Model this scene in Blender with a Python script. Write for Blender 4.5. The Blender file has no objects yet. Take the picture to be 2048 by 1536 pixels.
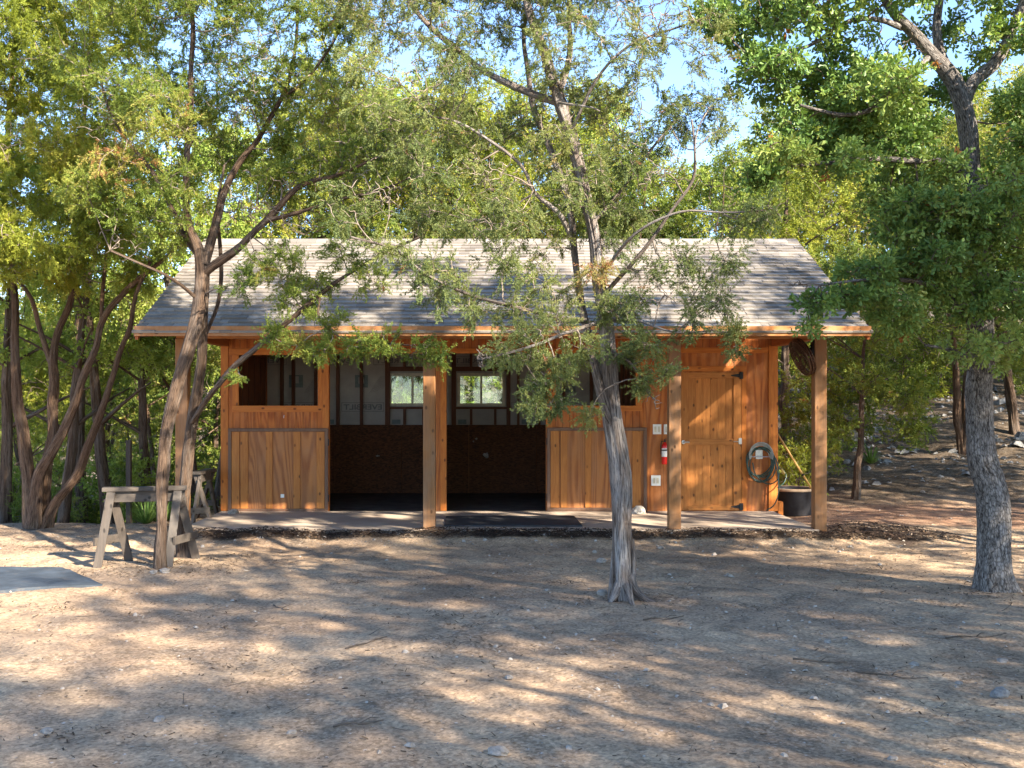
import bpy, math, random
import numpy as np
from mathutils import Vector, Matrix
R = math.radians
rng = np.random.default_rng(7)
random.seed(7)
col = bpy.context.scene.collection
scn = bpy.context.scene

# ------------------------------------------------------------------ camera, sky, sun, exposure
F = 2139.0; CX = 985.0; CY = 795.0; CH = 1.76
cam = bpy.data.objects.new('camera', bpy.data.cameras.new('camera'))
col.objects.link(cam); scn.camera = cam
cam.location = (0, 0, CH); cam.rotation_euler = (R(90), 0, 0)
cam.data.sensor_width = 36; cam.data.lens = 36 * F / 2048
cam.data.shift_x = (1024 - CX) / 2048; cam.data.shift_y = (CY - 768) / 2048
cam.data.clip_end = 2000; cam.data.clip_start = 0.05

AZ, EL = R(45), R(31)
world = bpy.data.worlds.new('World'); scn.world = world; world.use_nodes = True
wn = world.node_tree
sky = wn.nodes.new('ShaderNodeTexSky'); sky.sky_type = 'NISHITA'; sky.sun_disc = False
sky.sun_elevation = EL; sky.sun_rotation = math.pi - AZ
sky.altitude = 1500; sky.air_density = 0.85; sky.dust_density = 0.1; sky.ozone_density = 2.5
bg = wn.nodes['Background']; bg.inputs['Strength'].default_value = 0.13
wn.links.new(sky.outputs[0], bg.inputs['Color'])
sl = bpy.data.lights.new('sun', 'SUN'); sl.energy = 5.0; sl.angle = R(0.8); sl.color = (1.0, 0.90, 0.74)
sun = bpy.data.objects.new('sun', sl); col.objects.link(sun)
sdir = Vector((math.sin(AZ) * math.cos(EL), -math.cos(AZ) * math.cos(EL), math.sin(EL)))
sun.rotation_euler = sdir.to_track_quat('Z', 'Y').to_euler(); sun.location = (20, -20, 20)
scn.view_settings.view_transform = 'Standard'; scn.view_settings.look = 'None'
scn.view_settings.exposure = 2.15; scn.view_settings.gamma = 1.0
scn.cycles.max_bounces = 8; scn.cycles.diffuse_bounces = 5; scn.cycles.transmission_bounces = 5
scn.cycles.transparent_max_bounces = 8
scn.cycles.use_denoising = True
scn.cycles.sample_clamp_indirect = 6

def P(px, py, Y):
    return np.array([(px - CX) * Y / F, Y, CH - (py - CY) * Y / F])

# ------------------------------------------------------------------ object helpers
def tag(o, label=None, cat=None, group=None, kind=None):
    if label: o['label'] = label
    if cat: o['category'] = cat
    if group: o['group'] = group
    if kind: o['kind'] = kind
    return o

def thing(name, label, cat, loc, group=None):
    o = bpy.data.objects.new(name, None); col.objects.link(o)
    o.location = tuple(loc); o.empty_display_size = 0.1
    return tag(o, label, cat, group)

def np_mesh(name, V, Q, mat, parent=None, smooth=False, attrs=None, T=None):
    """V (n,3) world coordinates, Q (m,4) quads and/or T (k,3) triangles"""
    V = np.asarray(V, dtype=np.float32).reshape(-1, 3)
    off = np.zeros(3)
    if parent is not None:
        w = parent
        while w is not None: off += np.array(w.location); w = w.parent
    V = V - off.astype(np.float32)
    me = bpy.data.meshes.new(name)
    Q = np.zeros((0, 4), int) if Q is None else np.asarray(Q).reshape(-1, 4)
    T = np.zeros((0, 3), int) if T is None else np.asarray(T).reshape(-1, 3)
    nl = Q.size + T.size
    me.vertices.add(len(V)); me.vertices.foreach_set('co', V.ravel())
    me.loops.add(nl); me.loops.foreach_set('vertex_index', np.concatenate([Q.ravel(), T.ravel()]).astype(np.int32))
    npoly = len(Q) + len(T)
    me.polygons.add(npoly)
    ls = np.concatenate([np.arange(len(Q)) * 4, len(Q) * 4 + np.arange(len(T)) * 3]).astype(np.int32)
    me.polygons.foreach_set('loop_start', ls)
    me.polygons.foreach_set('loop_total', np.concatenate([np.full(len(Q), 4), np.full(len(T), 3)]).astype(np.int32))
    me.polygons.foreach_set('use_smooth', np.full(npoly, smooth))
    if attrs:
        for k, a in attrs.items():
            a = np.asarray(a, dtype=np.float32)
            if a.ndim == 1:
                me.attributes.new(k, 'FLOAT', 'POINT').data.foreach_set('value', a)
            else:
                me.attributes.new(k, 'FLOAT_VECTOR', 'POINT').data.foreach_set('vector', a.ravel())
    me.update(calc_edges=True); me.validate()
    me.materials.append(mat)
    o = bpy.data.objects.new(name, me); col.objects.link(o)
    if parent is not None: o.parent = parent
    return o

class MB:
    def __init__(s): s.v = []; s.f = []
    def _add(s, vs, fs):
        b = len(s.v); s.v += [tuple(v) for v in vs]; s.f += [tuple(b + i for i in f) for f in fs]
    BF = [(0, 3, 2, 1), (4, 5, 6, 7), (0, 1, 5, 4), (1, 2, 6, 5), (2, 3, 7, 6), (3, 0, 4, 7)]
    def box(s, x0, x1, y0, y1, z0, z1):
        s._add([(x0, y0, z0), (x1, y0, z0), (x1, y1, z0), (x0, y1, z0), (x0, y0, z1), (x1, y0, z1), (x1, y1, z1), (x0, y1, z1)], s.BF); return s
    def bar(s, a, b, w, d, up=(0, 0, 1)):
        """square bar from a to b, w across (horizontal-ish), d the other way"""
        a = Vector(a); b = Vector(b); t = (b - a).normalized()
        u = t.cross(Vector(up));
        if u.length < 1e-4: u = t.cross(Vector((0, 1, 0)))
        u.normalize(); v = u.cross(t).normalized()
        vs = []
        for p in (a, b):
            for su, sv in ((-1, -1), (1, -1), (1, 1), (-1, 1)):
                vs.append(p + u * (w / 2 * su) + v * (d / 2 * sv))
        s._add(vs, s.BF); return s
    def hexa(s, pts): s._add(pts, s.BF); return s
    def tube(s, pts, r, n=8, cap=True, closed=False):
        pts = [Vector(p) for p in pts]; m = len(pts)
        rr = r if isinstance(r, (list, tuple)) else [r] * m
        up = Vector((0.013, 0.021, 1)); vs = []
        prev = None
        for i, p in enumerate(pts):
            if closed: t = pts[(i + 1) % m] - pts[i - 1]
            else: t = pts[min(i + 1, m - 1)] - pts[max(i - 1, 0)]
            t.normalize()
            if prev is None:
                u = t.cross(up)
                if u.length < 1e-3: u = t.cross(Vector((1, 0, 0)))
            else: u = prev - t * prev.dot(t)
            u.normalize(); prev = u; w = t.cross(u)
            for k in range(n):
                a = 2 * math.pi * k / n; vs.append(p + (u * math.cos(a) + w * math.sin(a)) * rr[i])
        fs = []
        for i in range(m if closed else m - 1):
            j = (i + 1) % m
            for k in range(n):
                k2 = (k + 1) % n; fs.append((i * n + k, i * n + k2, j * n + k2, j * n + k))
        if cap and not closed:
            fs.append(tuple(range(n - 1, -1, -1))); fs.append(tuple((m - 1) * n + k for k in range(n)))
        s._add(vs, fs); return s
    def lathe(s, c, prof, n=24, axis=(0, 0, 1)):
        q = Vector((0, 0, 1)).rotation_difference(Vector(axis)); c = Vector(c); vs = []; fs = []
        for r, z in prof:
            for k in range(n):
                a = 2 * math.pi * k / n; vs.append(c + q @ Vector((r * math.cos(a), r * math.sin(a), z)))
        for i in range(len(prof) - 1):
            for k in range(n):
                k2 = (k + 1) % n; fs.append((i * n + k, i * n + k2, (i + 1) * n + k2, (i + 1) * n + k))
        s._add(vs, fs); return s
    def obj(s, name, mat, parent=None, bevel=0.0, smooth=False, label=None):
        off = Vector((0, 0, 0)); w = parent
        while w is not None: off += w.location; w = w.parent
        me = bpy.data.meshes.new(name)
        me.from_pydata([tuple(Vector(v) - off) for v in s.v], [], s.f); me.update()
        if smooth: me.polygons.foreach_set('use_smooth', [True] * len(me.polygons))
        me.materials.append(mat)
        o = bpy.data.objects.new(name, me); col.objects.link(o)
        if parent is not None: o.parent = parent
        if bevel:
            m = o.modifiers.new('bevel', 'BEVEL'); m.width = bevel; m.segments = 2; m.limit_method = 'ANGLE'
        if label: o['label'] = label
        return o

def copy_thing(root, loc, rotz=0, scale=1.0, label=None, group=None):
    c = root.copy(); col.objects.link(c); c.location = loc; c.rotation_euler = (0, 0, rotz)
    c.scale = (scale,) * 3 if not hasattr(scale, '__len__') else scale
    for ch in root.children:
        d = ch.copy(); col.objects.link(d); d.parent = c
        for g in ch.children:
            e = g.copy(); col.objects.link(e); e.parent = d
    if label: c['label'] = label
    if group: c['group'] = group
    return c

# ------------------------------------------------------------------ noise
def _hash(ix, iy, iz):
    h = (ix * 374761393 + iy * 668265263 + iz * 2147483647 + 1013904223) & 0xffffffff
    h = ((h ^ (h >> 13)) * 1274126177) & 0xffffffff
    h = (h ^ (h >> 16)) & 0xffffffff
    return h / 4294967295.0
def noise3(x, y, z):
    x, y, z = np.broadcast_arrays(np.asarray(x, float), np.asarray(y, float), np.asarray(z, float))
    ix, iy, iz = (np.floor(a).astype(np.int64) for a in (x, y, z))
    fx, fy, fz = x - ix, y - iy, z - iz
    fx, fy, fz = (a * a * (3 - 2 * a) for a in (fx, fy, fz))
    r = 0
    for dx in (0, 1):
        wx = fx if dx else 1 - fx
        for dy in (0, 1):
            wy = fy if dy else 1 - fy
            for dz in (0, 1):
                wz = fz if dz else 1 - fz
                r = r + _hash(ix + dx, iy + dy, iz + dz) * wx * wy * wz
    return r * 2 - 1
def fbm(x, y, z=0.0, o=4):
    r = 0; a = 1.0
    for i in range(o):
        r = r + a * noise3(x * 2 ** i + 17.3 * i, y * 2 ** i - 5.1 * i, z * 2 ** i); a *= 0.5
    return r
def sst(a, b, x):
    t = np.clip((x - a) / (b - a), 0, 1); return t * t * (3 - 2 * t)

# ------------------------------------------------------------------ materials
class N:
    def __init__(s, name):
        s.m = bpy.data.materials.new(name); s.m.use_nodes = True; s.t = s.m.node_tree
        s.b = s.t.nodes['Principled BSDF']; s.out = s.t.nodes['Material Output']
    def n(s, typ, **kw):
        nd = s.t.nodes.new(typ)
        for k, v in kw.items():
            if hasattr(nd, k) and not k.startswith('i_'): setattr(nd, k, v)
        return nd
    def l(s, a, b): s.t.links.new(a, b)
    def coord(s, kind='Object', scale=(1, 1, 1), attr=None):
        if attr: c = s.n('ShaderNodeAttribute', attribute_name=attr); o = c.outputs['Vector']
        else: c = s.n('ShaderNodeTexCoord'); o = c.outputs[kind]
        mp = s.n('ShaderNodeMapping'); mp.inputs['Scale'].default_value = scale; s.l(o, mp.inputs[0]); return mp.outputs[0]
    def noise(s, vec, scale=5, detail=5, rough=0.55, dist=0):
        nd = s.n('ShaderNodeTexNoise'); nd.inputs['Scale'].default_value = scale; nd.inputs['Detail'].default_value = detail
        nd.inputs['Roughness'].default_value = rough; nd.inputs['Distortion'].default_value = dist; s.l(vec, nd.inputs['Vector']); return nd.outputs[0]
    def vor(s, vec, scale=5, feature='F1', out='Distance'):
        nd = s.n('ShaderNodeTexVoronoi'); nd.feature = feature; nd.inputs['Scale'].default_value = scale; s.l(vec, nd.inputs['Vector']); return nd.outputs[out]
    def ramp(s, fac, stops):
        nd = s.n('ShaderNodeValToRGB'); e = nd.color_ramp.elements
        while len(e) < len(stops): e.new(0.5)
        for i, (p, c) in enumerate(stops):
            e[i].position = p; e[i].color = (c, c, c, 1) if not hasattr(c, '__len__') else (*c, 1)
        s.l(fac, nd.inputs[0]); return nd.outputs[0]
    def mix(s, fac, a, b, mode='MIX'):
        nd = s.n('ShaderNodeMix'); nd.data_type = 'RGBA'; nd.blend_type = mode
        for i, v in ((0, fac), (6, a), (7, b)):
            if hasattr(v, 'links') or isinstance(v, bpy.types.NodeSocket): s.l(v, nd.inputs[i])
            elif hasattr(v, '__len__'): nd.inputs[i].default_value = (*v, 1)
            else: nd.inputs[i].default_value = v if i == 0 else (v, v, v, 1)
        return nd.outputs[2]
    def math(s, op, a, b=0.0, clamp=False):
        nd = s.n('ShaderNodeMath'); nd.operation = op; nd.use_clamp = clamp
        for i, v in ((0, a), (1, b)):
            if isinstance(v, bpy.types.NodeSocket): s.l(v, nd.inputs[i])
            else: nd.inputs[i].default_value = v
        return nd.outputs[0]
    def bump(s, h, strength=0.5, dist=0.01):
        nd = s.n('ShaderNodeBump'); nd.inputs['Strength'].default_value = strength; nd.inputs['Distance'].default_value = dist
        s.l(h, nd.inputs['Height']); s.l(nd.outputs[0], s.b.inputs['Normal']); return nd
    def base(s, c, rough=0.7, spec=0.3, metal=0.0):
        if isinstance(c, bpy.types.NodeSocket): s.l(c, s.b.inputs['Base Color'])
        else: s.b.inputs['Base Color'].default_value = (*c, 1)
        if isinstance(rough, bpy.types.NodeSocket): s.l(rough, s.b.inputs['Roughness'])
        else: s.b.inputs['Roughness'].default_value = rough
        s.b.inputs['Specular IOR Level'].default_value = spec; s.b.inputs['Metallic'].default_value = metal
        return s.m

def wood(name, light, dark, along='z', knots=0.0, weather=0.0, wcol=(0.30, 0.25, 0.2), ply=False, rough=0.6, plank=None, spec=0.3):
    m = N(name); k = 0.09
    sc = {'z': (1, 1, k), 'x': (k, 1, 1), 'y': (1, k, 1)}[along]
    c = m.coord('Object', sc)
    isl = m.n('ShaderNodeNewGeometry').outputs['Random Per Island']
    ad = m.n('ShaderNodeVectorMath'); ad.operation = 'ADD'; m.l(c, ad.inputs[0])
    cmb = m.n('ShaderNodeCombineXYZ'); m.l(m.math('MULTIPLY', isl, 17.0), cmb.inputs[0]); m.l(m.math('MULTIPLY', isl, 5.0), cmb.inputs[2]); m.l(cmb.outputs[0], ad.inputs[1])
    v = ad.outputs[0]
    g = m.noise(v, 38, 6, 0.65, 0.6)
    if ply:
        low = m.noise(v, 2.6, 2, 0.4, 0.3)
        rings = m.math('MULTIPLY_ADD', m.math('SINE', m.math('MULTIPLY', low, 95.0)), 0.5); rings.node.inputs[2].default_value = 0.5
        g2 = m.mix(0.45 if not plank else 0.3, g, rings)
    else: g2 = g
    cc = m.ramp(g2, [(0.25, dark), (0.62, light)])
    br = m.ramp(isl, [(0.0, 0.72), (1.0, 1.12)])
    cc = m.mix(1.0, cc, br, 'MULTIPLY')
    mott = m.noise(m.coord('Object', (1, 1, 0.5)), 3.5, 4, 0.6)
    cc = m.mix(m.ramp(mott, [(0.35, 0.0), (0.75, 0.55)]), cc, tuple(a * 0.55 for a in light))
    if weather:
        w = m.ramp(m.noise(m.coord('Object', (1, 1, 0.3)), 5, 6, 0.7, 0.5), [(0.5 - weather * 0.35, 0.0), (0.5 + 0.35 - weather * 0.2, 1.0)])
        cc = m.mix(m.math('MULTIPLY', w, min(1, 0.4 + weather * 0.6)), cc, wcol)
    if knots:
        sp_ = m.n('ShaderNodeSeparateXYZ'); m.l(m.coord('Object', {'z': (1, 1, .6), 'x': (.6, 1, 1), 'y': (1, .6, 1)}[along]), sp_.inputs[0])
        cb_ = m.n('ShaderNodeCombineXYZ'); m.l(m.math('ADD', sp_.outputs[0], sp_.outputs[1]), cb_.inputs[0]); m.l(m.math('ADD', sp_.outputs[2], m.math('MULTIPLY', isl, 9.0)), cb_.inputs[1])
        vv = m.n('ShaderNodeTexVoronoi'); vv.voronoi_dimensions = '2D'; vv.inputs['Scale'].default_value = 6.5; m.l(cb_.outputs[0], vv.inputs['Vector'])
        kk = m.ramp(vv.outputs['Distance'], [(0.06, 1.0), (0.12, 0.0)])
        ks = m.ramp(vv.outputs['Color'], [(0.35, 0.0), (0.62, 1.0)])
        cc = m.mix(m.math('MULTIPLY', m.math('MULTIPLY', kk, ks), knots), cc, tuple(a * 0.22 for a in dark))
    if plank:
        # vertical grooves every `plank` metres
        sx = m.n('ShaderNodeSeparateXYZ'); m.l(m.n('ShaderNodeTexCoord').outputs['Object'], sx.inputs[0])
        u = m.math('PINGPONG', sx.outputs[0], plank / 2)
        gr = m.ramp(m.math('DIVIDE', u, plank / 2), [(0.0, 0.0), (0.09, 1.0)])
        cc = m.mix(gr, tuple(a * 0.35 for a in dark), cc)
        m.bump(m.mix(0.15, gr, g), 0.8, 0.008)
    else: m.bump(g2, 0.35, 0.003)
    return m.base(cc, rough, spec)

M = {}
M['siding'] = wood('stained_siding', (0.50, 0.145, 0.024), (0.26, 0.055, 0.008), ply=True, plank=0.1016, weather=0.12, wcol=(0.5, .26, .12))
M['siding_plain'] = wood('stained_plywood', (0.50, 0.155, 0.03), (0.28, 0.065, 0.010), ply=True, weather=0.2, wcol=(0.52, .28, .13))
M['trim'] = wood('orange_trim', (0.66, 0.215, 0.034), (0.42, 0.10, 0.014), 'z', knots=0.85)
M['trim_x'] = wood('orange_trim_horizontal', (0.66, 0.215, 0.034), (0.42, 0.10, 0.014), 'x', knots=0.85)
M['door'] = wood('knotty_cedar', (0.58, 0.225, 0.052), (0.36, 0.11, 0.02), 'z', knots=0.9)
M['door_x'] = wood('knotty_cedar_horizontal', (0.58, 0.225, 0.052), (0.36, 0.11, 0.02), 'x', knots=0.9)
M['ply'] = wood('worn_plywood', (0.45, 0.175, 0.05), (0.25, 0.08, 0.022), ply=True, weather=0.3, wcol=(0.33, 0.18, 0.10))
M['brown'] = wood('weathered_brown_frame', (0.17, 0.085, 0.05), (0.075, 0.035, 0.022), weather=0.5, wcol=(0.24, .15, .1))
M['post'] = wood('worn_cedar_post', (0.37, 0.165, 0.055), (0.22, 0.085, 0.026), knots=0.8, weather=0.35, wcol=(0.22, 0.165, 0.12))
M['fascia'] = wood('fascia_board', (0.50, 0.20, 0.055), (0.30, 0.10, 0.022), 'x', knots=0.8, weather=0.3, wcol=(0.42, 0.28, 0.17))
M['rafter'] = wood('red_soffit_wood', (0.42, 0.13, 0.035), (0.22, 0.055, 0.014), 'y')
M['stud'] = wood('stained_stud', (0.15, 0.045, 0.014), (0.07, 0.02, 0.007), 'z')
M['greywood'] = wood('grey_weathered_lumber', (0.115, 0.089, 0.069), (0.04, 0.031, 0.025), 'z', knots=0.8, weather=0.5, wcol=(0.09, 0.08, 0.073))
M['greywood_x'] = wood('grey_weathered_beam', (0.115, 0.089, 0.069), (0.04, 0.031, 0.025), 'x', knots=0.8, weather=0.4, wcol=(0.09, 0.08, 0.073))
M['yellowwood'] = wood('yellow_wooden_handle', (0.72, 0.43, 0.14), (0.52, 0.27, 0.07), 'z')
M['darkpost'] = wood('dark_weathered_post', (0.10, 0.07, 0.055), (0.04, 0.03, 0.025), 'z')

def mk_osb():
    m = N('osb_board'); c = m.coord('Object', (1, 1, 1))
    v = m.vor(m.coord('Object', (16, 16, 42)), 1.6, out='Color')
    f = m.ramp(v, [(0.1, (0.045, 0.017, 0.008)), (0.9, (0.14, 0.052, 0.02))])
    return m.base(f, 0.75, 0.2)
M['osb'] = mk_osb()
def mk_flat(name, c, rough=0.6, spec=0.3, metal=0.0, nz=0.15, sc=12):
    m = N(name); n = m.noise(m.coord(), sc, 5, 0.6)
    a = tuple(max(0, x * (1 - nz * 1.6)) for x in c); b = tuple(min(1, x * (1 + nz)) for x in c)
    cc = m.ramp(n, [(0.3, a), (0.7, b)]); m.bump(m.noise(m.coord(), sc * 8, 4), 0.12, 0.002)
    return m.base(cc, rough, spec, metal)
M['wrap'] = mk_flat('grey_housewrap', (0.38, 0.34, 0.305), 0.6, nz=0.12, sc=3)
M['print'] = mk_flat('housewrap_print', (0.16, 0.155, 0.16), 0.6)
M['print_green'] = mk_flat('housewrap_print_green', (0.15, 0.18, 0.18), 0.6)
M['vinyl'] = mk_flat('cream_vinyl', (0.62, 0.56, 0.42), 0.4)
M['white'] = mk_flat('white_plastic', (0.78, 0.76, 0.70), 0.35, nz=0.05)
M['metal'] = mk_flat('galvanised_steel', (0.55, 0.54, 0.52), 0.4, metal=0.8)
M['black'] = mk_flat('black_metal', (0.015, 0.015, 0.016), 0.45)
M['red'] = mk_flat('red_enamel', (0.62, 0.02, 0.015), 0.25, spec=0.5, nz=0.05)
M['hose'] = mk_flat('green_hose', (0.02, 0.055, 0.04), 0.3, spec=0.5)
M['hose_grey'] = mk_flat('pale_grey_hose', (0.30, 0.31, 0.28), 0.35, spec=0.5)
M['tub'] = mk_flat('black_rubber_tub', (0.03, 0.03, 0.034), 0.55, nz=0.4, sc=5)
M['brass'] = mk_flat('brass', (0.6, 0.42, 0.15), 0.35, metal=0.8)
M['bronze'] = mk_flat('brown_fan_metal', (0.085, 0.045, 0.03), 0.4, metal=0.5)

def mk_glass():
    m = N('window_glass'); t = m.t
    tr = m.n('ShaderNodeBsdfTransparent'); tr.inputs[0].default_value = (0.80, 0.90, 0.84, 1)
    gl = m.n('ShaderNodeBsdfGlossy'); gl.inputs['Roughness'].default_value = 0.03
    mx = m.n('ShaderNodeMixShader'); mx.inputs[0].default_value = 0.06
    m.l(tr.outputs[0], mx.inputs[1]); m.l(gl.outputs[0], mx.inputs[2]); m.l(mx.outputs[0], m.out.inputs[0]); return m.m
M['glass'] = mk_glass()

def mk_mat_rubber(name, c):
    m = N(name); n = m.noise(m.coord(), 4, 6, 0.65); n2 = m.noise(m.coord(), 90, 3)
    cc = m.ramp(n, [(0.35, tuple(a * 0.7 for a in c)), (0.7, tuple(a * 1.35 for a in c))])
    dust = m.ramp(m.noise(m.coord(), 9, 6, 0.7), [(0.55, 0.0), (0.75, 0.3)])
    cc = m.mix(dust, cc, (0.24, 0.19, 0.15)); m.bump(n2, 0.3, 0.003); return m.base(cc, 0.75, 0.25)
M['rubber'] = mk_mat_rubber('dark_rubber', (0.045, 0.047, 0.052))
M['slate'] = mk_mat_rubber('blue_grey_rubber', (0.05, 0.062, 0.078))

def mk_concrete():
    m = N('porch_concrete'); c = m.coord()
    a = m.ramp(m.noise(c, 1.6, 8, 0.65), [(0.3, (0.36, 0.275, 0.21)), (0.7, (0.53, 0.43, 0.335))])
    s = m.ramp(m.noise(c, 60, 3, 0.6), [(0.3, 0.86), (0.7, 1.08)])
    st = m.ramp(m.noise(c, 4, 6, 0.7, 1.0), [(0.55, 1.0), (0.75, 0.72)])
    cc = m.mix(1, m.mix(1, a, s, 'MULTIPLY'), st, 'MULTIPLY'); m.bump(m.noise(c, 140, 3), 0.15, 0.002)
    return m.base(cc, 0.85, 0.2)
M['concrete'] = mk_concrete()
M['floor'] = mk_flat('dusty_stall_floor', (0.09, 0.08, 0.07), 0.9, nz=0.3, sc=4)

def mk_shingle():
    m = N('asphalt_shingle'); isl = m.n('ShaderNodeNewGeometry').outputs['Random Per Island']
    a = m.ramp(isl, [(0.0, (0.18, 0.158, 0.138)), (0.35, (0.235, 0.208, 0.182)), (0.7, (0.265, 0.236, 0.207)), (1.0, (0.31, 0.276, 0.243))])
    g = m.ramp(m.noise(m.coord(), 230, 2, 0.7), [(0.3, 0.7), (0.7, 1.25)])
    st = m.ramp(m.noise(m.coord('Object', (1, .4, .4)), 2.5, 6, 0.65), [(0.3, 0.85), (0.7, 1.08)])
    cc = m.mix(1, m.mix(1, a, g, 'MULTIPLY'), st, 'MULTIPLY'); m.bump(m.noise(m.coord(), 260, 2), 0.4, 0.002)
    return m.base(cc, 0.9, 0.2)
M['shingle'] = mk_shingle()

def mk_bark(name, dark, light, sc=(24, 24, 1.9), pale=(0.45, 0.42, 0.40), palef=0.5, plates=False):
    m = N(name); c = m.coord(attr='bk', scale=sc)
    n = m.noise(c, 4.0, 8, 0.7, 0.4)
    cc = m.ramp(n, [(0.38, tuple(q * .6 for q in dark)), (0.50, tuple(a * .4 + b * .6 for a, b in zip(dark, light))), (0.64, light)])
    n2 = m.noise(m.coord(attr='bk', scale=(6, 6, 1.0)), 1.3, 4, 0.6, 0.5)
    cc = m.mix(m.math('MULTIPLY', m.ramp(n2, [(0.45, 0.0), (0.62, 1.0)]), palef), cc, m.ramp(n, [(0.36, tuple(a * .18 for a in pale)), (0.56, pale)]))
    if plates:
        v = m.vor(m.coord(attr='bk', scale=(22, 22, 10)), 1.6, 'DISTANCE_TO_EDGE')
        e = m.ramp(v, [(0.02, 0.55), (0.16, 1.0)]); cc = m.mix(1, cc, e, 'MULTIPLY')
        m.bump(m.mix(0.4, e, n), 1.0, 0.02)
    else: m.bump(n, 1.0, 0.035)
    return m.base(cc, 0.9, 0.15)
M['bark'] = mk_bark('juniper_bark', (0.045, 0.026, 0.018), (0.19, 0.125, 0.085), palef=0.5, pale=(0.28, 0.235, 0.20))
M['bark_grey'] = mk_bark('grey_juniper_bark', (0.05, 0.032, 0.024), (0.33, 0.265, 0.225), pale=(0.54, 0.49, 0.46), palef=0.85)
M['bark_red'] = mk_bark('red_brown_juniper_bark', (0.04, 0.018, 0.012), (0.22, 0.135, 0.085), pale=(0.30, 0.225, 0.165), palef=0.4)
M['bark_oak'] = mk_bark('oak_bark', (0.055, 0.042, 0.036), (0.25, 0.222, 0.20), sc=(9, 9, 5), pale=(0.38, 0.35, 0.33), palef=0.6, plates=True)
M['twig'] = mk_flat('grey_twig', (0.22, 0.175, 0.14), 0.8, nz=0.4)
M['twig_dark'] = mk_flat('dark_twig', (0.13, 0.095, 0.07), 0.8, nz=0.4)

def mk_leaf(name, stops, trans=0.42, rough=0.55):
    m = N(name); a = m.n('ShaderNodeAttribute', attribute_name='tint')
    cc = m.ramp(a.outputs['Fac'], stops)
    m.base(cc, rough, 0.25)
    tl = m.n('ShaderNodeBsdfTranslucent'); m.l(m.mix(1.0, cc, (1.0, 1.0, 0.55), 'MULTIPLY'), tl.inputs[0])
    mx = m.n('ShaderNodeMixShader'); mx.inputs[0].default_value = trans
    m.l(m.b.outputs[0], mx.inputs[1]); m.l(tl.outputs[0], mx.inputs[2]); m.l(mx.outputs[0], m.out.inputs[0]); return m.m
M['jun'] = mk_leaf('juniper_foliage', [(0, (0.09, 0.14, 0.03)), (0.4, (0.19, 0.25, 0.045)), (0.8, (0.32, 0.34, 0.07)), (0.93, (0.38, 0.34, 0.09)), (1, (0.30, 0.14, 0.06))])
M['jun_grey'] = mk_leaf('grey_juniper_foliage', [(0, (0.10, 0.14, 0.055)), (0.4, (0.18, 0.22, 0.075)), (0.8, (0.29, 0.30, 0.10)), (0.93, (0.36, 0.33, 0.12)), (1, (0.32, 0.16, 0.08))])
M['jun_yel'] = mk_leaf('yellow_juniper_foliage', [(0, (0.15, 0.19, 0.03)), (0.4, (0.29, 0.33, 0.045)), (0.8, (0.42, 0.41, 0.07)), (1, (0.48, 0.40, 0.08))], .45)
M['oak'] = mk_leaf('oak_leaves', [(0, (0.09, 0.165, 0.045)), (0.5, (0.17, 0.27, 0.065)), (0.9, (0.33, 0.40, 0.10)), (0.985, (0.2, 0.2, 0.05)), (1, (0.35, 0.14, 0.04))], 0.3, 0.4)
M['bush'] = mk_leaf('bush_leaves', [(0, (0.14, 0.20, 0.04)), (0.5, (0.26, 0.34, 0.06)), (1, (0.42, 0.45, 0.11))], 0.4, 0.5)
M['grass'] = mk_leaf('grass_blades', [(0, (0.08, 0.16, 0.03)), (1, (0.2, 0.28, 0.07))], 0.3)

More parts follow.
